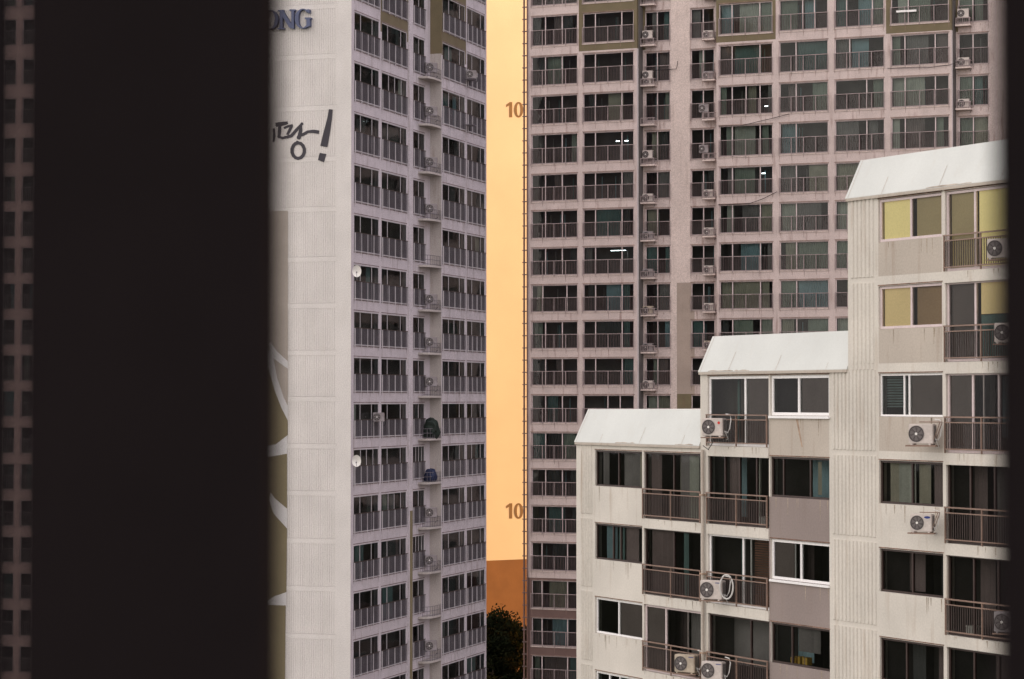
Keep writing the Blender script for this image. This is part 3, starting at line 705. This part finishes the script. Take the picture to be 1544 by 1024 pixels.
# ================================================================== SUNLIT TOWER in the gap
FE = Frame(700, 222.0, 32.0)
te = empty('apartment_tower', FE.world(0,0,0), FE.rz, 'sunlit orange windowless wall in the gap between towers, painted with the number 10', 'building')
zbE = FE.at(760, 840)[1]; TOPE = FE.at(760, -80)[1]+6; LE = FE.x(830)
m = MB(); zz = 0
zs_ = [0]; 
while zs_[-1] < TOPE: zs_.append(zs_[-1]+.93)
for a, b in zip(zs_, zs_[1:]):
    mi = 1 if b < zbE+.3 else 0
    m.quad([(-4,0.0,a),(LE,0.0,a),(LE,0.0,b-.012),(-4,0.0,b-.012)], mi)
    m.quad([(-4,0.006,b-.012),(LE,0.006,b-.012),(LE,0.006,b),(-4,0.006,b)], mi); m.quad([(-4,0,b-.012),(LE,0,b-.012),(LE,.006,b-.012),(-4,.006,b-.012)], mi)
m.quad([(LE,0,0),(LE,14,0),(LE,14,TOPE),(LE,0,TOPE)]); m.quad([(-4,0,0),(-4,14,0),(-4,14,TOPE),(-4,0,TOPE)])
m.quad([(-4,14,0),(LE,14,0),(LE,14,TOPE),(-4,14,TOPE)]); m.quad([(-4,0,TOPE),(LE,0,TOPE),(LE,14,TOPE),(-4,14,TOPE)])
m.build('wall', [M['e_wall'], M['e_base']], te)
for yc in (165.5, 770.5):
    m = MB(); sc_ = 1.0
    def onE(poly, d=.02): m.prism([FE.at(*p) for p in poly], lambda x, z, dd: (x, -dd, z), .008, d)
    onE([(768, yc-11.5), (772.2, yc-11.5), (772.2, yc+11.5), (767.6, yc+11.5), (767.6, yc-5)]); onE([(763, yc-7.5), (768, yc-11), (768, yc-6.5), (763, yc-4)], .023)
    for p in ringparts(781.8, yc, 7.0, 11.8, 0, 360, 4.0, 4.4): onE(p, .026)
    m.build('painted_number', M['e_num'], te)

# trees in the gap
def tree(px, py_top, depth, rad, label, seed, cols):
    rg = random.Random(seed); r_ = ray(px, py_top); p = r_*(depth/r_.y); H_ = p.z+CAMZ
    e = empty('tree', (p.x, p.y, 0), 0, label, 'tree', 'trees at the foot of the gap')
    m = MB(); m.tube([(0,0,0),(.1,0,H_*.3),(0,.1,H_*.6),(.1,0,H_*.93)], [.32,.26,.16,.04], 8)
    for k in range(16):
        a = k*2.4; h_ = H_*(.38+.52*k/16); l_ = rad*(1-.5*k/16)*.8
        m.tube([(0,0,h_),(math.cos(a)*l_*.5,math.sin(a)*l_*.5,h_+l_*.3),(math.cos(a)*l_,math.sin(a)*l_,h_+l_*.55)], [.09,.05,.02], 5)
    m.build('trunk', M['bark'], e)
    cm = MB(); cl = []
    for k in range(120):
        a = rg.random()*6.28; u = rg.random(); h_ = H_*(.34+.62*u); rr_ = rad*math.sqrt(rg.random())*(1.05-.75*max(0, u-.35)/.65)
        cl.append((rr_*math.cos(a), rr_*math.sin(a), h_, rg.uniform(.5, 1.1)))
    for (cx, cy, cz, cr) in cl:
        mi = rg.choice((0, 0, 1, 2))
        for k in range(130):
            d = Vector((rg.gauss(0,1), rg.gauss(0,1), rg.gauss(0,.7))).normalized()*cr*rg.random()**.4
            c0 = Vector((cx, cy, cz))+d; s_ = rg.uniform(.09, .20)
            u_ = Vector((rg.gauss(0,1), rg.gauss(0,1), rg.gauss(0,1))).normalized(); v_ = u_.orthogonal().normalized()
            cm.quad([c0-u_*s_, c0+v_*s_*.5, c0+u_*s_, c0-v_*s_*.5], mi)
    cm.build('crown', cols, e)
leafs = [mat('leaf_dark', (.008, .011, .005), 1, spec=.03), mat('leaf_mid', (.012, .014, .006), 1, spec=.03), mat('leaf_olive', (.026, .022, .008), 1, spec=.03)]
tree(752, 908, 196, 3.4, 'dark tree with thin uneven top, left tree at the foot of the gap', 4, leafs)
tree(786, 930, 200, 3.2, 'dark tree partly behind the rear tower corner at the foot of the gap', 6, leafs)
tree(742, 950, 190, 3.0, 'low dark tree below the others, nearest tree at the foot of the gap', 9, leafs)

# ================================================================== NEAR RIGHT BLOCK (stepped roofs)
FN = Frame(869, 77*2530/2069.0, -61.6)
tn = empty('apartment_block', FN.world(0,0,0), FN.rz, 'near cream apartment block with white stepped roofs in the lower right', 'building')
XN = lambda px, y=0: FN.x(px, y)
zN = lambda py, px=1325: FN.at(px, py)[1]
hN = [zN(y) for y in (301, 432, 563.5, 694, 826.5, 960.5, 1094)]
bN = [h-1.37 for h in hN]          # bottom of parapet windows
lN = [h-2.46 for h in hN]          # bottom of balcony openings
hN_all = list(hN)
QR, DR = .56, 1.27
xL0, xM0, xR0, xEnd = 0.0, XN(1056), XN(1279), XN(1700)
zE = [zN(694)+.30, zN(563.5)+.17, zN(301)+.16]       # eaves of the three wings
cL1, cL2, cM1, cM2, cR1, cR2 = [(XN(a), XN(b)) for a, b in ((897, 968), (970.5, 1058), (1067, 1159), (1161, 1250), (1325, 1421), (1426, 1541))]
more_n = [(XN(1550), XN(1660))]
rng = random.Random(21)
ops = []; 
def op(c, k, full): ops.append((c[0], c[1], (lN if full else bN)[k], hN[k]))
for k in range(0, 7):
    if k >= 3: op(cL1, k, 0); op(cL2, k, 1)
    if k >= 2: op(cM1, k, 1); op(cM2, k, 0)
    op(cR1, k, 0); op(cR2, k, 1); ops.append((more_n[0][0], more_n[0][1], lN[k], hN[k]))
zl = hN[6]-2.8
low = []
while zl > 3.2: low.append(zl); zl -= 2.8
for h in low:
    for c, full in ((cL1,0),(cL2,1),(cM1,1),(cM2,0),(cR1,0),(cR2,1)): ops.append((c[0], c[1], h-(2.46 if full else 1.37), h))
def paintN(x, z):
    if cR1[0]-.02 < x < cR1[1]+.05 and z > lN[2]+.0 and not any(lN[k]-.40 < z < lN[k] for k in range(3)) : return 1
    if cM2[0]-.05 < x < cM2[1]+.02:
        if lN[2]-.36 < z < bN[2]: return 1
        if z < bN[3]: return 2
    return 0
rng_z = [v for k in range(7) for v in (lN[k], lN[k]-.40, bN[k], lN[k]-.36)]
exN = [cR1[0], cR1[1], cM2[0], cM2[1]]
wm = MB()
wall(wm, xL0, xM0, 0, zE[0], 0, [o for o in ops if o[1] <= xM0+2 and o[1] < xM0+.3], paintN, .30)
wall(wm, xM0, xR0-.9, 0, zE[1], 0, [o for o in ops if xM0 < o[0] < xR0-1.0], paintN, .30, exN, rng_z)
xRs = xR0-.9
wall(wm, xR0, xEnd, 0, zE[2], 0, [o for o in ops if o[0] > xR0], paintN, .30, exN, rng_z)
wm.quad([(xRs,0,0),(xR0,0,0),(xR0,0,zE[1]-.05),(xRs,0,zE[1]-.05)], 0)
DN = 11.0
for x, z0_, z1_ in ((xL0, 0, zE[0]), (xM0, zE[0], zE[1]), (xR0, zE[1]-.05, zE[2]), (xEnd, 0, zE[2])):
    wm.quad([(x,0,z0_),(x,DN,z0_),(x,DN,z1_),(x,0,z1_)], 0)
wm.quad([(0,DN,0),(xM0,DN,0),(xM0,DN,zE[0]),(0,DN,zE[0])]); wm.quad([(xM0,DN,0),(xR0,DN,0),(xR0,DN,zE[1]),(xM0,DN,zE[1])]); wm.quad([(xR0,DN,0),(xEnd,DN,0),(xEnd,DN,zE[2]),(xR0,DN,zE[2])])
rs = random.Random(41)
for (a, b, q, t) in ops:       # dirt and rust runs below openings, dark drip line above them
    for k in range(int((b-a)/.35)):
        if rs.random() < .6:
            x = rs.uniform(a+.05, b-.05); l_ = rs.uniform(.06, .33); w_ = rs.uniform(.008, .03)
            wm.quad([(x-w_, -.053, q-.02), (x+w_, -.053, q-.02), (x+w_*.3, -.053, q-l_), (x-w_*.3, -.053, q-l_)] if t-q > 2 else [(x-w_, -.003, q-.02), (x+w_, -.003, q-.02), (x+w_*.3, -.003, q-l_*2), (x-w_*.3, -.003, q-l_*2)], 3)
    wm.quad([(a-.03, -.003, t+.012), (b+.03, -.003, t+.012), (b+.03, -.003, t+.045), (a-.03, -.003, t+.045)], 4)
wm.build('wall', [M['n_wall'], M['n_beige'], M['n_brown'], mat('dirt_run', (.40, .33, .26), .9, .4, 2, grain=.3), mat('rust_line', (.24, .14, .10), .9, .6, 3, grain=.5)], tn)
# ribbed strips
def ribs(x0, x1, z_joints, pitch=.19, o=.035):
    m = MB()
    for a, b in zip(z_joints, z_joints[1:]):
        n = max(2, round((x1-x0)/pitch)); p = (x1-x0)/n
        for k in range(n):
            c = x0+(k+.5)*p; m.prism([(c-p*.36, -.004), (c-p*.24, -o), (c+p*.24, -o), (c+p*.36, -.004)], lambda x, y, d: (x, y, d), b+.13, a-.06)
    return m.build('ribbed_panel', M['n_wall'], tn)
J = [zE[2]-.02]+[lN[k]-.12 for k in range(7)]+[h-2.6 for h in low]+[.2]
ribs(XN(1283), XN(1319), J[:3]+[zN(556, 1280)], .20)
ribs(XN(1254), XN(1321), [zN(556, 1280)]+J[3:], .20)
ribs(XN(876), XN(893), [zE[0]-.02]+J[4:], .13)
# roofs
def roof(x0, x1, ze, name_lbl):
    o = .07; m = MB()
    def P(x, y, z): return (x, y, z)
    # steep front slope, built as a thick sheet, then a flat deck
    f0, f1 = (-o, ze), (QR, ze+DR)
    t = .06
    m.prism([f0, f1, (QR+t, ze+DR), (QR+t, ze+DR-t), (-o+t, ze-.02), (-o, ze-.02)], lambda y, z, d: (d, y, z), x0-.05, x1)
    m.quad([(x0-.05, QR, ze+DR-.004), (x1, QR, ze+DR-.004), (x1, DN, ze+DR-.004), (x0-.05, DN, ze+DR-.004)])
    m.quad([(x0-.02, 0, ze), (x0-.02, QR, ze+DR-.02), (x0-.02, DN, ze+DR-.02), (x0-.02, DN, ze)]); m.quad([(x1, 0, ze), (x1, QR, ze+DR-.02), (x1, DN, ze+DR-.02), (x1, DN, ze)])
    ro = m.build('roof', M['n_roof'], tn)
    k = x0+1.9      # sheet seams
    dirv = Vector((0, QR+o, DR)).normalized(); nrm = Vector((0, -dirv.z, dirv.y))
    while k < x1-.4:
        a = Vector((k, -o, ze))+nrm*.002; b = Vector((k, QR, ze+DR))+nrm*.002
        L_ = rng.uniform(.25, .9); a = b+(a-b)*1.0 if rng.random() < .5 else a; b2 = a+(b-a)*L_*.7
        wv = Vector((.006, 0, 0)); s = MB(); s.quad([a-wv+nrm*.012, a+wv+nrm*.012, b2+wv+nrm*.012, b2-wv+nrm*.012]); s.build('seam', M['rust'], ro); k += 2.9
    s = MB(); s.quad([Vector((x0+.10,-o,ze))+nrm*.01, Vector((x0+.112,-o,ze))+nrm*.01, Vector((x0+.112,QR,ze+DR))+nrm*.01, Vector((x0+.10,QR,ze+DR))+nrm*.01])
    s.build('seam', M['rust'], ro)
    e_ = MB(); e_.box(x0, x1, -o-.012, -.0, ze-.11, ze-.021); e_.build('eave_trim', M['n_beige'], ro)
    return ro
roof(xL0, xM0+.0, zE[0], ''); roof(xM0, xR0, zE[1], ''); roof(xR0, xEnd, zE[2], '')
# slabs under balconies: ledges
for k in range(7):
    for c, k0 in ((cL2, 3), (cM1, 2), (cR2, 0)):
        if k >= k0:
            lm = MB(); lm.box(c[0]-.02, c[1]+.02, -.05, .05, lN[k]-.36, lN[k]-.003); lm.build('slab_edge', M['n_wall'], tn)
# room interiors
im = MB(); YB = 2.2
for (a, b, k0) in ((.3, xM0-.05, 3), (xM0+.05, XN(1252), 2), (cR1[0]-.15, xEnd-.3, 0)):
    for h in [hN[k] for k in range(k0, 7)]+low:
        im.box(a, b, .31, YB, h-2.8+.05, h-2.8+.30, 0)
    im.quad([(a,YB,1),(b,YB,1),(b,YB,hN[k0]+.3),(a,YB,hN[k0]+.3)], 1)
    im.box(a, b, .31, YB, hN[k0]+.03, hN[k0]+.1, 0)
for x_, k0 in ((cL1[1], 3), (cL2[1]+.2, 3), (cM1[1], 2), (XN(1253), 2), (cR1[0]-.1, 0), (cR1[1]+.05, 0), (cR2[1]+.05, 0), (.28, 3)):
    im.box(x_-.05, x_+.05, .32, YB-.01, 1, hN[k0]+.02, 1)
im.build('interior', [M['room'], M['room_l']], tn)

# windows, one by one
def nwin(c, k, full, fr, fm, behind, t=.06, mesh_p=(), thin=(), mid=None, label=None, inset=0.06):
    x0, x1 = c; z1 = hN[k]; z0 = (lN if full else bN)[k]
    fr_m = MB(); frame_bars(fr_m, x0+.01, x1-.01, z0+.01, z1-.01, inset, fr, t=t, d=.09)
    for a, b, tt in thin:           # extra sash stiles
        cx = x0+(x1-x0)*a; fr_m.box(cx-tt/2, cx+tt/2, inset+.10, inset+.14, z0+t, z1-t)
    fo = fr_m.build('window', fm, tn, label=label)
    g_ = MB(); panes(g_, x0+.03, x1-.03, z0+.03, z1-.03, inset+.045); g_.build('pane', M['nglass'], fo)
    if mesh_p:
        s_ = MB()
        for a, b in mesh_p: panes(s_, x0+(x1-x0)*a, x0+(x1-x0)*b, z0+.05, z1-.05, inset+.075)
        s_.build('insect_screen', M['mesh'], fo)
    for nm, a, b, m_, top, bot, kind in behind:
        b_ = MB(); xa, xb = x0+(x1-x0)*a, x0+(x1-x0)*b; za, zb_ = z0+(z1-z0)*bot, z0+(z1-z0)*top
        if kind == 'flat': b_.box(xa, xb, inset+.12, inset+.13, za, zb_)
        elif kind == 'slats':
            q = za
            while q < zb_: b_.quad([(xa, inset+.16, q), (xb, inset+.16, q), (xb, inset+.21, q+.05), (xa, inset+.21, q+.05)]); q += .085
        elif kind == 'pleat': pleats(b_, xa, xb, za, zb_, inset+.22, 0, pitch=.12, amp=.035, rng=rng)
        elif kind == 'far': pleats(b_, xa, xb, za, zb_, inset+1.0, 0, pitch=.2, amp=.03, rng=rng)
        elif kind == 'post': b_.box(xa, xb, inset+.7, inset+.76, za, zb_)
        b_.build(nm, m_, fo)
    return fo
CG, CT, CPB, CB, CGR, CMV, CPL, CDK = CUR
W_, D_ = M['white'], M['dframe']
Wp = M['frame']
# right wing
nwin(cR1, 0, 0, (.50,), Wp, [('blind', .03, .48, M['blind_y_glow'], 1, 0, 'flat'), ('blind', .55, .97, M['blind_g_glow'], 1, 0, 'flat')], t=.08)
nwin(cR2, 0, 1, (.38,), Wp, [('blind', .03, .34, M['blind_g_glow'], 1, 0, 'flat'), ('blind', .40, .82, M['blind_y_glow'], 1, .0, 'flat')], thin=((.85, .86, .06),), t=.08)
nwin(cR1, 1, 0, (.50,), Wp, [('blind', .03, .48, M['blind_o_glow'], 1, 0, 'flat'), ('blind', .55, .97, M['blind_b'], 1, 0, 'flat')], t=.08)
nwin(cR2, 1, 1, (.38,), Wp, [('screen', .03, .36, M['mesh'], 1, 0, 'flat'), ('blind', .42, .97, M['blind_o_glow'], 1, .58, 'flat'), ('drape', .42, .97, M['teal'], .57, 0, 'flat')], t=.08)
nwin(cR1, 2, 0, (.38, .46), W_, [('blind', .03, .36, M['slat'], 1, .22, 'slats'), ('blind', .5, .97, CDK, 1, .25, 'slats')], mesh_p=((.48, .97),), thin=((.88, 0, .05),))
nwin(cR2, 2, 1, (.34, .68), Wp, [('drape', .05, .30, CGR, 1, 0, 'far'), ('drape', .4, .66, CPB, .95, .2, 'far')], thin=((.16, 0, .05), (.45, 0, .05)), mesh_p=((.02, .33),), t=.08)
nwin(cR1, 3, 0, (.50,), D_, [('curtain', .06, .20, CB, .96, .02, 'pleat'), ('curtain', .20, .47, CPL, .96, .02, 'pleat'), ('curtain', .52, .70, CB, .96, .02, 'pleat'), ('curtain', .76, .96, CMV, .96, .02, 'pleat')])
nwin(cR2, 3, 1, (.30, .62), D_, [('curtain', .02, .2, CMV, 1, 0, 'far'), ('curtain', .3, .7, CGR, 1, 0, 'far')])
nwin(cR1, 4, 0, (.50,), D_, [('curtain', .05, .3, CMV, 1, 0, 'far'), ('curtain', .55, .9, CDK, 1, 0, 'far')])
nwin(cR2, 4, 1, (.34, .66), D_, [('curtain', .1, .3, CMV, 1, 0, 'far')])
nwin(cR1, 5, 0, (.40,), D_, [('curtain', .1, .30, CDK, 1, 0, 'far'), ('curtain', .5, .9, CMV, 1, 0, 'far')])
nwin(cR2, 5, 1, (.34, .66), D_, [('curtain', .3, .6, CMV, 1, 0, 'far')])
nwin(cR1, 6, 0, (.5,), D_, []); nwin(cR2, 6, 1, (.5,), D_, [])
for k in range(7): nwin(more_n[0], k, 1, (.33, .66), Wp, [('curtain', .1, .6, CGR, 1, 0, 'far')])
# middle wing
nwin(cM1, 2, 1, (.60,), W_, [('door_post', .20, .235, M['teal'], 1, 0, 'post'), ('curtain', .24, .5, CDK, 1, 0, 'far')], mesh_p=((.62, .98),), thin=((.90, 0, .04),), t=.09)
nwin(cM2, 2, 0, (.47,), W_, [('curtain', .18, .45, CT, 1, 0, 'far'), ('drape', .55, .97, M['blind_b'], 1, 0, 'flat')], mesh_p=((.5, .97),), thin=((.53, 0, .07), (.80, 0, .04)), t=.10)
nwin(cM1, 3, 1, (.26, .5, .78), D_, [('curtain', .05, .24, CPB, 1, .1, 'far'), ('curtain', .27, .42, CMV, 1, 0, 'pleat'), ('door_post', .55, .565, CPL, 1, 0, 'post'), ('door_post', .72, .735, CPL, 1, 0, 'post')])
nwin(cM2, 3, 0, (.2, .66), D_, [('curtain', .28, .6, CPB, 1, 0, 'far'), ('curtain', .70, .76, CB, .9, .1, 'pleat'), ('curtain', .78, .96, CDK, .9, .1, 'far')])
nwin(cM1, 4, 1, (.56,), W_, [('door_post', .26, .30, M['teal'], 1, 0, 'post'), ('louvre', .68, .97, M['wood'], 1, 0, 'slats')], thin=((.65, 0, .05),), t=.08)
nwin(cM2, 4, 0, (.50,), W_, [('louvre', .05, .32, M['wood'], 1, .85, 'slats'), ('curtain', .05, .3, CMV, .85, 0, 'far'), ('door_post', .74, .78, M['teal'], 1, 0, 'post')], mesh_p=((.03, .36),), thin=((.36, 0, .06),), t=.09)
nwin(cM1, 5, 1, (.68,), D_, [('curtain', .02, .66, CGR, 1, .25, 'far'), ('curtain', .70, .97, CMV, 1, 0, 'far')])
nwin(cM2, 5, 0, (.34,), D_, [('curtain', .02, .30, CPB, 1, 0, 'far'), ('curtain', .36, .72, CGR, .95, .35, 'pleat')])
nwin(cM1, 6, 1, (.5,), D_, []); nwin(cM2, 6, 0, (.5,), D_, [])
# left wing
nwin(cL1, 3, 0, (.48,), D_, [('curtain', .04, .16, CGR, 1, 0, 'pleat'), ('curtain', .18, .46, CDK, 1, 0, 'far'), ('curtain', .5, .82, CGR, 1, 0, 'pleat'), ('curtain', .84, .93, CB, 1, 0, 'pleat')])
nwin(cL2, 3, 1, (.50,), D_, [('curtain', .04, .22, CMV, 1, 0, 'pleat'), ('curtain', .22, .46, CB, 1, 0, 'far'), ('curtain', .53, .68, CGR, 1, 0, 'pleat'), ('curtain', .68, .84, CPL, .97, 0, 'pleat'), ('curtain', .86, .97, CT, .97, 0, 'far')])
nwin(cL1, 4, 0, (.36, .52), D_, [('curtain', .80, .98, CGR, 1, 0, 'far'), ('blind', .12, .34, CPB, 1, .02, 'pleat'), ('blind', .38, .50, CT, 1, .02, 'pleat'), ('curtain', .54, .8, CMV, 1, 0, 'pleat')])
nwin(cL2, 4, 1, (.50,), D_, [('curtain', .05, .46, CMV, 1, 0, 'pleat'), ('curtain', .58, .66, CT, 1, 0, 'pleat'), ('curtain', .70, .95, CMV, 1, 0, 'far')], thin=((.01, 0, .06),))
nwin(cL1, 5, 0, (.48,), W_, [('curtain', .1, .3, CDK, 1, 0, 'far')], mesh_p=((.5, .97),), t=.07)
nwin(cL2, 5, 1, (.36,), Wp, [('curtain', .05, .34, CMV, 1, 0, 'far'), ('curtain', .40, .70, CGR, 1, 0, 'far')], mesh_p=((.03, .34),), thin=((.70, 0, .05),), t=.08)
nwin(cL1, 6, 0, (.28, .5), W_, [('curtain', .05, .9, CT, 1, 0, 'far')], t=.07); nwin(cL2, 6, 1, (.5,), Wp, [], t=.08)
# the floors below the frame: one plain set
f_ = MB(); p_ = MB()
for h in low:
    for c, full in ((cL1,0),(cL2,1),(cM1,1),(cM2,0),(cR1,0),(cR2,1)):
        z0 = h-(2.46 if full else 1.37); frame_bars(f_, c[0]+.01, c[1]-.01, z0+.01, h-.01, .06, (.5,)); panes(p_, c[0]+.03, c[1]-.03, z0+.03, h-.03, .10)
fo = f_.build('window', M['dframe'], tn, kind='stuff'); p_.build('pane', M['nglass'], fo)
# balcony railings
for c, k0 in ((cL2, 3), (cM1, 2), (cR2, 0), (more_n[0], 0)):
    for k in range(k0, 7):
        m = MB(); railing(m, c[0]+.0, c[1]-.0, lN[k]+.10, lN[k]+1.12, -.07, .105, 2, br=.011, mi_r=0, mi_b=1, second=.17, pr=.018)
        m.build('railing', [M['n_rail'], M['n_bal']], tn)
# white sills under the parapet windows of the middle wing
m = MB(); m.box(cM2[0]-.02, cM2[1]+.06, -.07, .0, bN[2]-.09, bN[2]-.004); m.build('window_sill', M['white'], tn)
m = MB(); m.box(cM2[0]+.0, cM2[1]+.02, -.06, .0, bN[4]-.08, bN[4]-.004); m.build('window_sill', M['white'], tn)
# vertical drain pipe between left and middle wings
m = MB(); xp = XN(1062.5); m.tube([(xp, -.10, 0), (xp, -.10, zE[0]-.15)], .06, 10)
po = m.build('drain_pipe', M['n_beige'], tn); b_ = MB(); zz = 2.0
while zz < zE[0]-1: b_.box(xp-.09, xp+.09, -.17, 0, zz, zz+.05); zz += 2.8
b_.build('pipe_bracket', M['rust'], po)
# drip lines and rust under the slabs
b_ = MB(); x_ = XN(1205)
b_.prism([(XN(1200), bN[2]-.12), (XN(1203), bN[2]-.12), (XN(1210), lN[2]+.05), (XN(1208.5), lN[2]+.05)], lambda x, z, d: (x, -d, z), .002, .004); b_.build('rust_stain', M['rust'], tn)

# outdoor units
GNN = 'outdoor units on the near block'
def acn(px, py, y, rz, label, sc=1.0, badge=None, brack=False):     # px,py: bottom centre of the unit
    x, z = FN.at(px, py, y); o = place_ac(AC_D, FN, x, y, z, R(rz), label, GNN, sc, badge)
    m = MB()
    if brack:
        m.box(-.50, .50, -.18, -.14, -.05, -.001); m.box(-.50, .50, .12, .16, -.05, -.001); m.tube([(-.1,0,.72),(.62,.1,.72)], .018, 6)
        m.tube([(.62,.1,.72),(.34,.1,-.03)], .014, 5); m.tube([(.62,-.1,.72),(.34,-.1,-.03)], .014, 5)
    else:
        m.box(-.46, .46, -.16, -.13, -.04, -.001); m.box(-.46, .46, .12, .15, -.04, -.001)
    m.build('bracket', M['n_rail'], o); return o
acn(1077, 659, -.5, 28, 'outdoor unit with a small red mark, hung just above the left roof', 1.0, 'red')
acn(1075, 905, -.5, 28, 'outdoor unit with a looped white hose in front of the near block drain pipe', 1.05, 'bar')
acn(1035, 1015, -.5, 28, 'left of two outdoor units side by side at the bottom edge of the photo', 1.0, 'bar')
acn(1076, 1026, -.5, 28, 'right one of two outdoor units side by side at the bottom edge of the picture', 1.0, 'bar')
acn(1391, 671, -.55, 30, 'outdoor unit bracketed to the wall below the window with grey venetian blinds', .98, None, True)
acn(1391, 803, -.55, 30, 'outdoor unit with a dark blue oval mark, bracketed below the dark curtained window', .86, 'oval', True)
acn(1509, 391, -.45, 28, 'outdoor unit hung on the railing beside the yellow blinds, near the right dark post', .92)
acn(1520, 518, -.45, 28, 'outdoor unit in dim light below the yellow blinds, half hidden by the right dark post', .92)
acn(1520, 955, -.35, 28, 'outdoor unit on the lowest right balcony beside the right dark post', .95)
# looped hose of the second unit
x, z = FN.at(1078, 872, -.35)
m = MB(); m.tube([tuple(FN.world(XN(1093, -.5)+.17*math.cos(t), -.45+.16*math.cos(t), 0+FN.at(1093, 885, -.5)[1]+.42*math.sin(t))) for t in [2*math.pi*k/20 for k in range(21)]], .03, 7, cap=False)
tag(m.build('coiled_hose', M['hose']), 'loop of white insulated hose hanging beside the outdoor unit at the white framed balcony', 'hose')
# things kept on the balconies, seen through the rails
def keep(name, px, k, w_, d_, h_, m_, label, cat, lid=None):
    x = FN.x(px, .42); m = MB(); m.prism([(-w_, -d_), (w_, -d_), (w_*.94, d_), (-w_*.96, d_)], lambda a, b, z: (a*(1-.06*(z > 0)), b, z), 0, h_)
    o = m.build(name, m_); o.location = FN.world(x, .5, lN[k]-.03); o.rotation_euler = (0, 0, FN.rz+.1); tag(o, label, cat)
    l = MB(); l.box(-w_*1.04, w_*1.04, -d_*1.04, d_*1.04, h_+.001, h_+.04); l.build('lid', lid or m_, o)
keep('storage_bin', 987, 3, .18, .15, .75, M['ac'], 'tall pale bin behind the left balcony rail under the lowest roof', 'bin', M['red'])
keep('storage_box', 1052, 3, .22, .15, .55, M['ac_m'], 'grey box behind the balcony rail beside the near block drain pipe', 'box')
keep('storage_box', 1150, 3, .16, .13, .34, M['hose'], 'small white box behind the middle balcony rail beside the brown panel', 'box')
keep('storage_box', 1146, 4, .25, .15, .42, M['wood'], 'brown box below the wooden louvres on the white framed balcony', 'box')
keep('storage_bin', 1465, 4, .22, .16, .30, M['hose'], 'low white bin behind the dark right balcony rail', 'bin')
keep('storage_bin', 1440, 2, .15, .13, .55, M['ac_g'], 'grey bin behind the rail right of the venetian blinds', 'bin')
# rust patches along the eaves
def patch(wx, ze, px, l_, seed):
    rg = random.Random(seed); x0 = XN(px); pts = []
    for k in range(9): pts.append((x0+l_*k/8, ze+.015+rg.uniform(0, .035 if 0 < k < 8 else .01)))
    pts = [(x0, ze-.0)]+pts+[(x0+l_, ze)]
    m = MB(); f = lambda z: -.07+(z-ze)*(QR+.07)/DR-.006
    m.quad([(x, f(z), z) for x, z in pts]); m.build('rust_patch', M['c_edge'], tn)
patch(0, zE[1], 1070, 1.6, 1); patch(0, zE[1], 1110, .9, 2); patch(0, zE[0], 930, 1.4, 3); patch(0, zE[0], 1020, 1.2, 4); patch(0, zE[2], 1400, 2.2, 5)
# yellow boxes on the lowest middle sill
for i, (px, py, s) in enumerate(((1206, 985, .26), (1217, 984, .26), (1203, 993, .22))):
    x, z = FN.at(px, py, .35); m = MB(); m.box(-.14, .14, -.1, .1, 0, s); o = m.build('cardboard_box', M['box_y'])
    m2 = MB(); m2.box(-.02, .02, -.104, .104, -.001, s+.003); m2.build('tape', M['n_rail'], o)
    o.location = FN.world(x, .35+.1*(i == 2)*-1, bN[5]+.03+(.001*i)); o.rotation_euler = (0, 0, FN.rz)
    tag(o, ['left tall', 'right tall', 'small front'][i]+' yellow box behind the dark window under the brown panel', 'box', 'yellow boxes behind the window')
cable_pts = [(1060, 672), (1068, 678), (1074, 668), (1076, 660)]
m = MB(); m.tube([FN.world(FN.at(px, py, -.3)[0], -.3, FN.at(px, py, -.3)[1]) for px, py in cable_pts], .015, 5)
tag(m.build('cable', M['cable']), 'short curled cable under the outdoor unit with the red mark', 'cable')

# ================================================================== dark posts of the window the photo is taken through
def post(px0, px1, d, label):
    x0, x1 = (px0-772)/FPX*d, (px1-772)/FPX*d; th = .012
    m = MB(); bm = bmesh.new(); bmesh.ops.create_cube(bm, size=1)
    w_ = x1-x0; bmesh.ops.scale(bm, vec=(w_, th, 2.4), verts=bm.verts)
    bmesh.ops.bevel(bm, geom=[e for e in bm.edges if abs(e.verts[0].co.z-e.verts[1].co.z) > 1], offset=.004, segments=3, affect='EDGES')
    me = bpy.data.meshes.new('window_post'); bm.to_mesh(me); bm.free(); me.materials.append(M['post'])
    o = bpy.data.objects.new('window_post', me); C.objects.link(o); o.location = ((x0+x1)/2, d+th/2, CAMZ+.1)
    tag(o, label, 'window post', 'dark window posts close to the camera')
post(26, 423, 1.25, 'broad out-of-focus dark upright covering the left quarter of the view')
post(-420, 20, 1.25, 'out-of-focus dark upright at the extreme left edge, left of the narrow slit')
post(1505, 1900, 1.25, 'out-of-focus dark upright along the right edge of the view')

for o in bpy.data.objects:
    if 'label' in o and not 4 <= len(o['label'].split()) <= 16: print('LABEL', len(o['label'].split()), o['label'])
